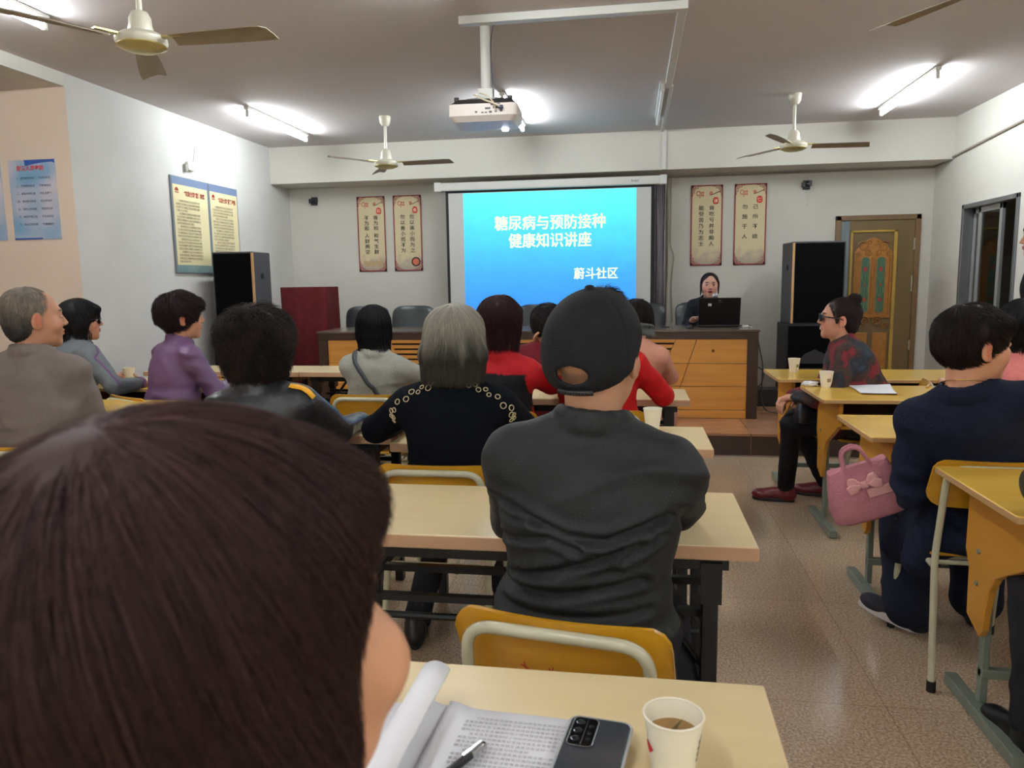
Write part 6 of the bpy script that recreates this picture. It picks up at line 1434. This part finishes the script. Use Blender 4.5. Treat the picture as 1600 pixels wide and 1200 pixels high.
def bunhair(I):
    make_hair('hair', [ell((0, -0.024, 0.038), (0.084, 0.100, 0.087), 0.02), ell((0, -0.06, -0.03), (0.066, 0.05, 0.06), 0.03), ell((0, 0.130, -0.022), (0.17, 0.088, 0.108), 0.014, 's'), ell((0.0, -0.075, 0.118), (0.036, 0.036, 0.032), 0.006),
              cap((0.074, 0.03, 0.05), (0.078, 0.02, -0.02), 0.012, 0.006, 0.014), cap((-0.074, 0.03, 0.05), (-0.078, 0.02, -0.02), 0.012, 0.006, 0.014)], I['root'], I['RH'], I['H'], 0.004, 20, 6000, 0.07, 0.0007,
              lambda X: LIN((44, 32, 32))*(1-(q := (np.clip((X[:, 1]-0.02)/0.05, 0, 1)*np.clip(vnoise(X, (50, 50, 50), 6)*2-0.9, 0, 1))[:, None]))+LIN((150, 140, 132))*q, var=0.4, flow=lambda X: np.stack([-X[:, 0]*3, -1+0*X[:, 0], 0.5+0*X[:, 0]], 1), lift=(0.0005, 0.003), free=None)
    glasses(I, mat('sunglasses_black', (10, 10, 12), 0.2), m_darklens, big=True, name='sunglasses')
    hf = hframe(I)
    for s in (-1, 1): MB().lathe([(0.001, -0.004), (0.004, 0), (0.001, 0.004)], c=(s*0.083, -0.004, -0.040)).build('earring', mat('earring_pearl', (230, 226, 214), 0.2, 0.3), I['root'], M=hf)
    N, S, hip = I['N'], I['S'], I['hip']
    ribbon_on(I, 'bag_strap', [S[1]*0.6+N*0.4+np.array([0, 0.04, 0.07]), S[1]*0.7+N*0.3+np.array([0, -0.09, 0.0]), hip+np.array([0.10, -0.2, 0.26]), hip+np.array([0.15, -0.15, 0.13])], 0.012, 0.004, mat('navy_strap', (40, 40, 62), 0.5), off=0.008)
m_burg = mat('burgundy_leather', (104, 24, 32), 0.3, bump=(40, 0.3))
Isun = P_('smiling woman in sunglasses and a dark floral coat, turned sideways on her chair', (1.36, 4.60), D(74), (1.178, 4.635, 1.112), D(84), pitch=0.06, skin=(206, 150, 124), sw=0.142, bulk=1.26, armr=1.15, jacket='floral_coat', jmat=floral(), seed=31,
   handsw={-1: (0.945, 4.56, 0.665), 1: (0.945, 4.66, 0.655)}, poles={-1: (-0.8, -0.3, -0.7), 1: (0.8, -0.3, -0.7)}, kneesw={-1: (0.93, 4.58, 0.50), 1: (1.00, 4.80, 0.49)}, feetw={-1: (0.93, 4.70), 1: (1.20, 4.84)}, fine_hands=(-1, 1), curl=0.9,
   tmat=cloth('black_leggings', (14, 14, 18), None, 0.7), shoes={'mat': m_burg, 'sole': mat('heel_black', (24, 18, 18), 0.5), 'sole_h': 0.022, 'dir': {-1: (-0.05, 1.0), 1: (0.0, 1.0)}}, face={'smile': True, 'lip': (188, 104, 96), 'shut': True}, fine=0.0028, folds=0.008, hair=bunhair, coat=0.5, collar_h=0.035)
place_chair(1.40, 4.59, D(74), 'yellow plywood school chair under the woman in sunglasses')
# --- woman in navy with the pink bag
def navyhair(I):
    make_hair('hair', shell(0.013, -0.062, (0, 0.128, -0.048), (0.17, 0.082, 0.096), 0.014, 0.0, ear=True), I['root'], I['RH'], I['H'], 0.0042, 22, 9000, 0.06, 0.0006, (40, 28, 26), var=0.5, flow=flow_fwd, lift=(0.0006, 0.009), noise=(0.008, (32, 32, 16)), free=None)
    MB().tube([tuple(np.array(I['N'])+np.array([0.062*math.cos(a), 0.058*math.sin(a), 0.018-0.014*math.sin(a)])) for a in np.linspace(0, 2*PI, 30)[:-1]], 0.0014, 6, closed=True).build('gold_necklace', mat('necklace_gold', (190, 150, 70), 0.3, 0.8), I['root'])
    w_ = I['at'](0.36); ribbon_on(I, 'waist_gather', [w_+np.array([-0.2, -0.02, 0.0]), w_+np.array([-0.1, -0.2, 0.0]), w_+np.array([0.1, -0.2, 0.0]), w_+np.array([0.2, -0.02, 0.0])], 0.012, 0.003, cloth('navy_linen', (24, 30, 50)), off=0.006)
Inav = P_('woman in a long navy coat turned in profile, holding a pink handbag', (1.23, 2.78), D(-12), (1.085, 2.63, 1.126), D(-80), pitch=0.0, hs=1.05, armr=1.03, tw=1.4, extra=[ell((-0.02, 0.0, 0.475), (0.235, 0.235, 0.085), 0.05), cap((-0.19, 0.0, 0.47), (-0.255, 0.10, 0.35), 0.085, 0.07, 0.05), cap((-0.18, -0.12, 0.48), (-0.22, -0.12, 0.38), 0.075, 0.06, 0.05), cap((0.17, 0.06, 0.46), (0.20, 0.18, 0.38), 0.07, 0.055, 0.05)], skin=(206, 150, 118), sw=0.159, bulk=1.18, jacket='navy_coat', jmat=cloth('navy_linen', (24, 30, 50), (18, 24, 40), 0.9, (120, 0.35), 30, 0.4, 0.2), seed=41,
   handsw={-1: (0.985, 2.90, 0.735), 1: (1.42, 3.16, 0.79)}, poles={-1: (0.0, -1.0, -0.5), 1: (0.4, -0.4, -1)}, kneesw={-1: (1.06, 3.12, 0.50), 1: (1.36, 3.2, 0.50)}, feetw={-1: (1.06, 2.98), 1: (1.34, 3.08)}, hand_up={-1: (-1, 0, 0.2)},
   tmat=cloth('navy_trousers', (24, 30, 48), None, 0.9), shoes={'mat': mat('navy_sneaker', (34, 32, 46), 0.7), 'sole': mat('sneaker_sole', (196, 190, 192), 0.6), 'sole_h': 0.034, 'dir': {-1: (-1.0, 0.15), 1: (0.3, 1)}, 'lift': {-1: -0.35, 1: -0.35}},
   fine_hands=(-1,), curl=1.0, folds=0.010, hair=navyhair, coat=0.95, collar_h=0.028, fine=0.003, jh=0.0075, face={'lip': (178, 84, 76)})
place_chair(1.17, 2.80, D(-2), 'yellow plywood school chair under the woman in navy')
bag = empty('pink_handbag', (0.895, 2.90, 0.475), D(-8), 'dusty pink cloth handbag with a satin bow, held by the woman in navy', 'handbag')
m_pink = cloth('pink_suede', (192, 128, 138), (176, 110, 122), 0.85, (120, 0.4)); m_bow = mat('bow_satin', (226, 164, 164), 0.35)
def bagshape():
    vs = []; fs = []; NU = 40; prof = [(0.115, 0.05, 0.0), (0.14, 0.062, 0.012), (0.145, 0.062, 0.06), (0.125, 0.05, 0.14), (0.105, 0.03, 0.20)]
    for (a, b, z) in prof:
        for k in range(NU):
            t = 2*PI*k/NU; c, s_ = math.cos(t), math.sin(t); e = 0.55
            vs.append((a*math.copysign(abs(c)**e, c), b*math.copysign(abs(s_)**e, s_), z+0.006*math.sin(3*t)*(z > 0.15)))
    for j in range(len(prof)-1):
        for k in range(NU): fs.append((j*NU+k, j*NU+(k+1) % NU, (j+1)*NU+(k+1) % NU, (j+1)*NU+k))
    fs.append(tuple(reversed(range(NU)))); fs.append(tuple((len(prof)-1)*NU+k for k in range(NU))); return vs, fs
tl = Matrix.Rotation(D(-22), 4, 'Y')
bv, bf = bagshape(); bb = MB().add(bv, bf).build('bag_body', m_pink, bag, smooth=50, M=tl)
for s in (-1, 1): MB().tube(fillet([(-0.05, s*0.03, 0.185), (-0.03, s*0.02, 0.27), (0.03, s*0.02, 0.27), (0.05, s*0.03, 0.185)], 0.04), 0.007, 8).build('handle', m_pink, bag, smooth=60, M=tl)
bw = MB()
for s in (-1, 1):
    for k, (rz_, ln_) in enumerate(((0.25, 0.062), (-0.35, 0.056))):
        pts = [(s*0.004, 0), (s*ln_*0.6, ln_*0.38), (s*ln_, ln_*0.3), (s*ln_*1.02, -ln_*0.2), (s*ln_*0.6, -ln_*0.25)]
        if s < 0: pts = pts[::-1]
        bw.prism([(x, z+0.14) for x, z in pts], 'y', -0.072+0.004*k, -0.060+0.004*k, Matrix.Translation((0, 0, 0.14)) @ Matrix.Rotation(s*rz_, 4, 'Y') @ Matrix.Translation((0, 0, -0.14)))
bw.box(-0.012, 0.012, -0.078, -0.055, 0.126, 0.152); bw.build('bow', m_bow, bag, 0.006, M=tl)
MB().box(0.0, 0.13, -0.066, -0.056, 0.085, 0.118).build('satin_band', m_bow, bag, 0.003, M=tl)
# --- small black bag on the lap of the woman in sunglasses
MBAG = empty('black_handbag', (1.00, 4.52, 0.52), D(20), 'small dark handbag on the lap of the woman in sunglasses', 'handbag')
v4 = [(x*0.55, y*0.7, z*0.6) for x, y, z in bv]; MB().add(v4, bf).build('bag_body', mat('navy_leather', (22, 24, 34), 0.35, bump=(30, 0.4)), MBAG, smooth=50)
MB().tube(fillet([(-0.05, 0, 0.11), (-0.03, 0, 0.15), (0.03, 0, 0.15), (0.05, 0, 0.11)], 0.03), 0.005, 8).build('handle', mat('navy_leather', (22, 24, 34)), MBAG, smooth=60)
# --- person in pink at the right edge
P_('person in a salmon pink jacket with black hair at the right edge', (1.80, 3.80), D(-4), (1.765, 3.80, 1.105), D(10), skin=(206, 154, 124), sw=0.150, bulk=1.1, jacket='jacket', jmat=cloth('salmon_pink', (222, 134, 132), (206, 116, 116), 0.8, (60, 0.2)),
   handsw={-1: (1.62, 4.2, 0.79), 1: (1.98, 4.2, 0.79)}, folds=0.008, hair=hairdo(shell(0.018, -0.085, (0, 0.130, -0.045), (0.17, 0.080, 0.096), 0.014, 0.024), (22, 20, 22), 4000, 0.07, 0.0009, seed=24, flow=flow_crown, lift=(0.0005, 0.005)))
place_chair(1.80, 3.84, 0, 'yellow plywood school chair under the person in salmon pink')
# --- person with the olive sleeve at the right edge
P_('person in an olive jacket cut off by the right edge, forearm on the near desk', (1.24, 1.82), D(0), (1.26, 1.86, 1.16), D(10), skin=(200, 150, 120), sw=0.159, bulk=1.1, jacket='jacket', jmat=cloth('olive_tweed', (72, 64, 50), (54, 48, 38), 0.9, (70, 0.4)),
   handsw={-1: (1.22, 2.22, 0.795), 1: (1.42, 2.2, 0.80)}, poles={-1: (-1.0, 0.3, -0.5), 1: (1, -0.4, -0.8)}, folds=0.009, arm=1.05, hair=hairdo(shell(0.014), (40, 34, 32), 2500, 0.04, 0.0009, seed=25))
place_chair(1.24, 1.87, 0, 'yellow plywood school chair under the person in olive')
# --- standing person by the window
P_('person standing in a black suit jacket beside the window, cut off by the edge', (2.58, 5.25), D(50), (2.51, 5.25, 1.575), D(62), skin=(200, 148, 120), sw=0.155, bulk=1.05, jacket='suit_jacket', jmat=cloth('black_suit', (24, 25, 27), (18, 18, 20), 0.8, (100, 0.2)), standing=True,
   handsw={-1: (2.26, 5.05, 0.90), 1: (2.42, 5.55, 0.90)}, poles={-1: (-0.5, -1, -0.2), 1: (0.5, -1, -0.2)}, folds=0.006, arm=1.04, hair=hairdo(shell(0.015), (26, 22, 22), 2500, 0.04, 0.0009, seed=26))
# ------------------------------------------------------------------ on the nearest table
bk = empty('open_book', (-0.200, 0.873, 0.75), D(-3), 'open printed booklet with one page curling up on the nearest table', 'booklet')
def surf(name, fn, nu, nv, m, parent, th=0.0006):
    P = np.array([fn(i/nu, j/nv) for j in range(nv+1) for i in range(nu+1)]); i = np.arange(nu)[None, :]; j = np.arange(nv)[:, None]; a = j*(nu+1)+i
    q = np.stack([a, a+1, a+nu+2, a+nu+1], -1).reshape(-1, 4); o = np_mesh(name, P, q, m, parent); s_ = o.modifiers.new('thickness', 'SOLIDIFY'); s_.thickness = th; return o
# right page, flat with a slight rise towards the spine
surf('printed_page', lambda u, v: (-0.055+0.205*u, -0.17+0.27*v, 0.006+0.010*math.exp(-((u)/0.12)**2)+0.001*math.sin(4*u)), 30, 6, m_paper, bk)
MB().box(-0.05, 0.148, -0.17, 0.098, 0.0, 0.0052).build('page_block', m_paper, bk)
def curl_page(u, v):
    a = u*4.0; r_ = 0.030*(1+0.1*v); x = -0.055-0.02*u-(r_*math.sin(a)); z = 0.008+r_*(1-math.cos(a))+0.0*v
    return (x-0.004*v, -0.17+0.27*v, z)
surf('curled_page', curl_page, 34, 6, m_paper, bk)
surf('left_page', lambda u, v: (-0.06-0.16*u, -0.17+0.27*v, 0.004+0.004*math.exp(-((u)/0.1)**2)), 16, 4, m_paper, bk)
rnd = random.Random(2); pool = '糖尿病是一种常见的慢性疾病预防接种可以有效减少感染和并发症的发生请大家注意饮食适量运动定期监测血糖按时服药保持良好的生活习惯'
txt = []
for i in range(22):
    s = ''.join(rnd.choice(pool) for _ in range(23)); txt.append('\u3000\u3000'+s[2:] if i % 4 == 0 else s[:rnd.randint(12, 22)] if i % 4 == 3 else s)
text_obj('page_lettering', '\n'.join(txt), 0.0062, Matrix.Translation((-0.025, 0.072, 0.0095)), mat('print_faint', (120, 118, 124), 0.7), bk, 'LEFT', line=1.45, space=1.12)
pn_ = empty('ballpoint_pen', (-0.202, 0.845, 0.7665), D(-28), 'black ballpoint pen with a silver tip lying on the open booklet', 'pen')
PMx = Matrix.Rotation(-PI/2, 4, 'X')
MB().lathe([(0.0045, -0.10), (0.0055, -0.09), (0.0055, 0.01), (0.0048, 0.014)], n=14, M=PMx @ Matrix.Rotation(PI, 4, 'X') @ Matrix.Rotation(PI, 4, 'X')).build('barrel', mat('pen_black', (24, 24, 26), 0.3), pn_, smooth=50)
MB().lathe([(0.0056, 0.012), (0.0056, 0.032), (0.0045, 0.040), (0.002, 0.042)], n=14, M=PMx).build('silver_end', mat('pen_silver', (190, 192, 196), 0.15, 0.9), pn_, smooth=50)
MB().box(-0.0015, 0.0015, -0.002, 0.035, 0.0055, 0.0085, Matrix.Identity(4)).build('clip', mat('pen_silver', (190, 192, 196)), pn_)
ph = empty('smartphone', (-0.048, 0.865, 0.763), D(-8), 'grey smartphone in a clear case lying face down beside the tea cup', 'phone')
m_pb = mat('phone_back', (96, 102, 110), 0.12, 0.6, noise=(8, (70, 76, 84), 0.5)); m_case = bpy.data.materials.new('clear_case'); m_case.use_nodes = True; glassy(m_case, (0.9, 0.9, 0.9))
MB().prism(rrect(0.074, 0.158, 0.011, 6), 'z', 0.001, 0.0088).build('back', m_pb, ph, 0.0012, smooth=40)
MB().prism(rrect(0.0745, 0.1585, 0.0112, 6), 'z', 0.0025, 0.0065).build('rim', mat('phone_rim', (150, 154, 160), 0.2, 0.9), ph, smooth=40)
ring = MB(); 
cs = MB().tube([(x, y, 0.006) for x, y in rrect(0.077, 0.161, 0.0125, 6)], 0.0021, 8, closed=True).build('case_edge', mat('case_grey', (176, 178, 182), 0.15), ph, smooth=60)
isl = MB().prism(rrect(0.030, 0.058, 0.007, 5, -0.017, 0.044), 'z', 0.0088, 0.0108).build('camera_island', mat('camera_black', (10, 11, 13), 0.12), ph, 0.0006, smooth=40)
MB().tube([(x, y, 0.0105) for x, y in rrect(0.031, 0.059, 0.0075, 5, -0.017, 0.044)], 0.0008, 6, closed=True).build('island_rim', mat('phone_rim', (150, 154, 160)), isl)
for (x, y, r_) in ((-0.0235, 0.062, 0.0055), (-0.0235, 0.044, 0.0055), (-0.0235, 0.027, 0.0055), (-0.0085, 0.056, 0.0032), (-0.0085, 0.040, 0.0026), (-0.0085, 0.03, 0.0026)):
    MB().lathe([(r_*0.3, 0.0), (r_, 0.0), (r_, 0.0016), (r_*0.8, 0.0018), (r_*0.7, 0.0008), (0.0003, 0.0006)], c=(x, y, 0.0106), n=18).build('camera_lens', mat('lens_ring', (60, 62, 68), 0.2, 0.7), isl, smooth=40)
MB().box(-0.0158, -0.0148, 0.018, 0.070, 0.0107, 0.0112).build('divider', mat('phone_rim', (150, 154, 160)), isl)

rp_ = MB(); rr_ = random.Random(4)
for q in range(13):
    x = -0.07+0.0125*q; z = 0.655+0.012*math.sin(q*1.7)
    for _ in range(2): a = rr_.uniform(0, PI); rp_.box(-0.010, 0.010, -0.0005, 0.0005, -0.0014, 0.0014, Matrix.Translation((x, -0.2475-0.006*(1-(x/0.2)**2)*0+0.03*(x/0.2)**2+0.0065-0.009, z)) @ Matrix.Rotation(a, 4, 'Y'))
chr1 = [o for o in bpy.data.objects if o.get('label', '').startswith('yellow plywood school chair with red paint')][0]
rp_.build('painted_mark', mat('red_paint_mark', (168, 64, 26), 0.6), chr1)

ph.scale = (1.06, 1.06, 1.0)
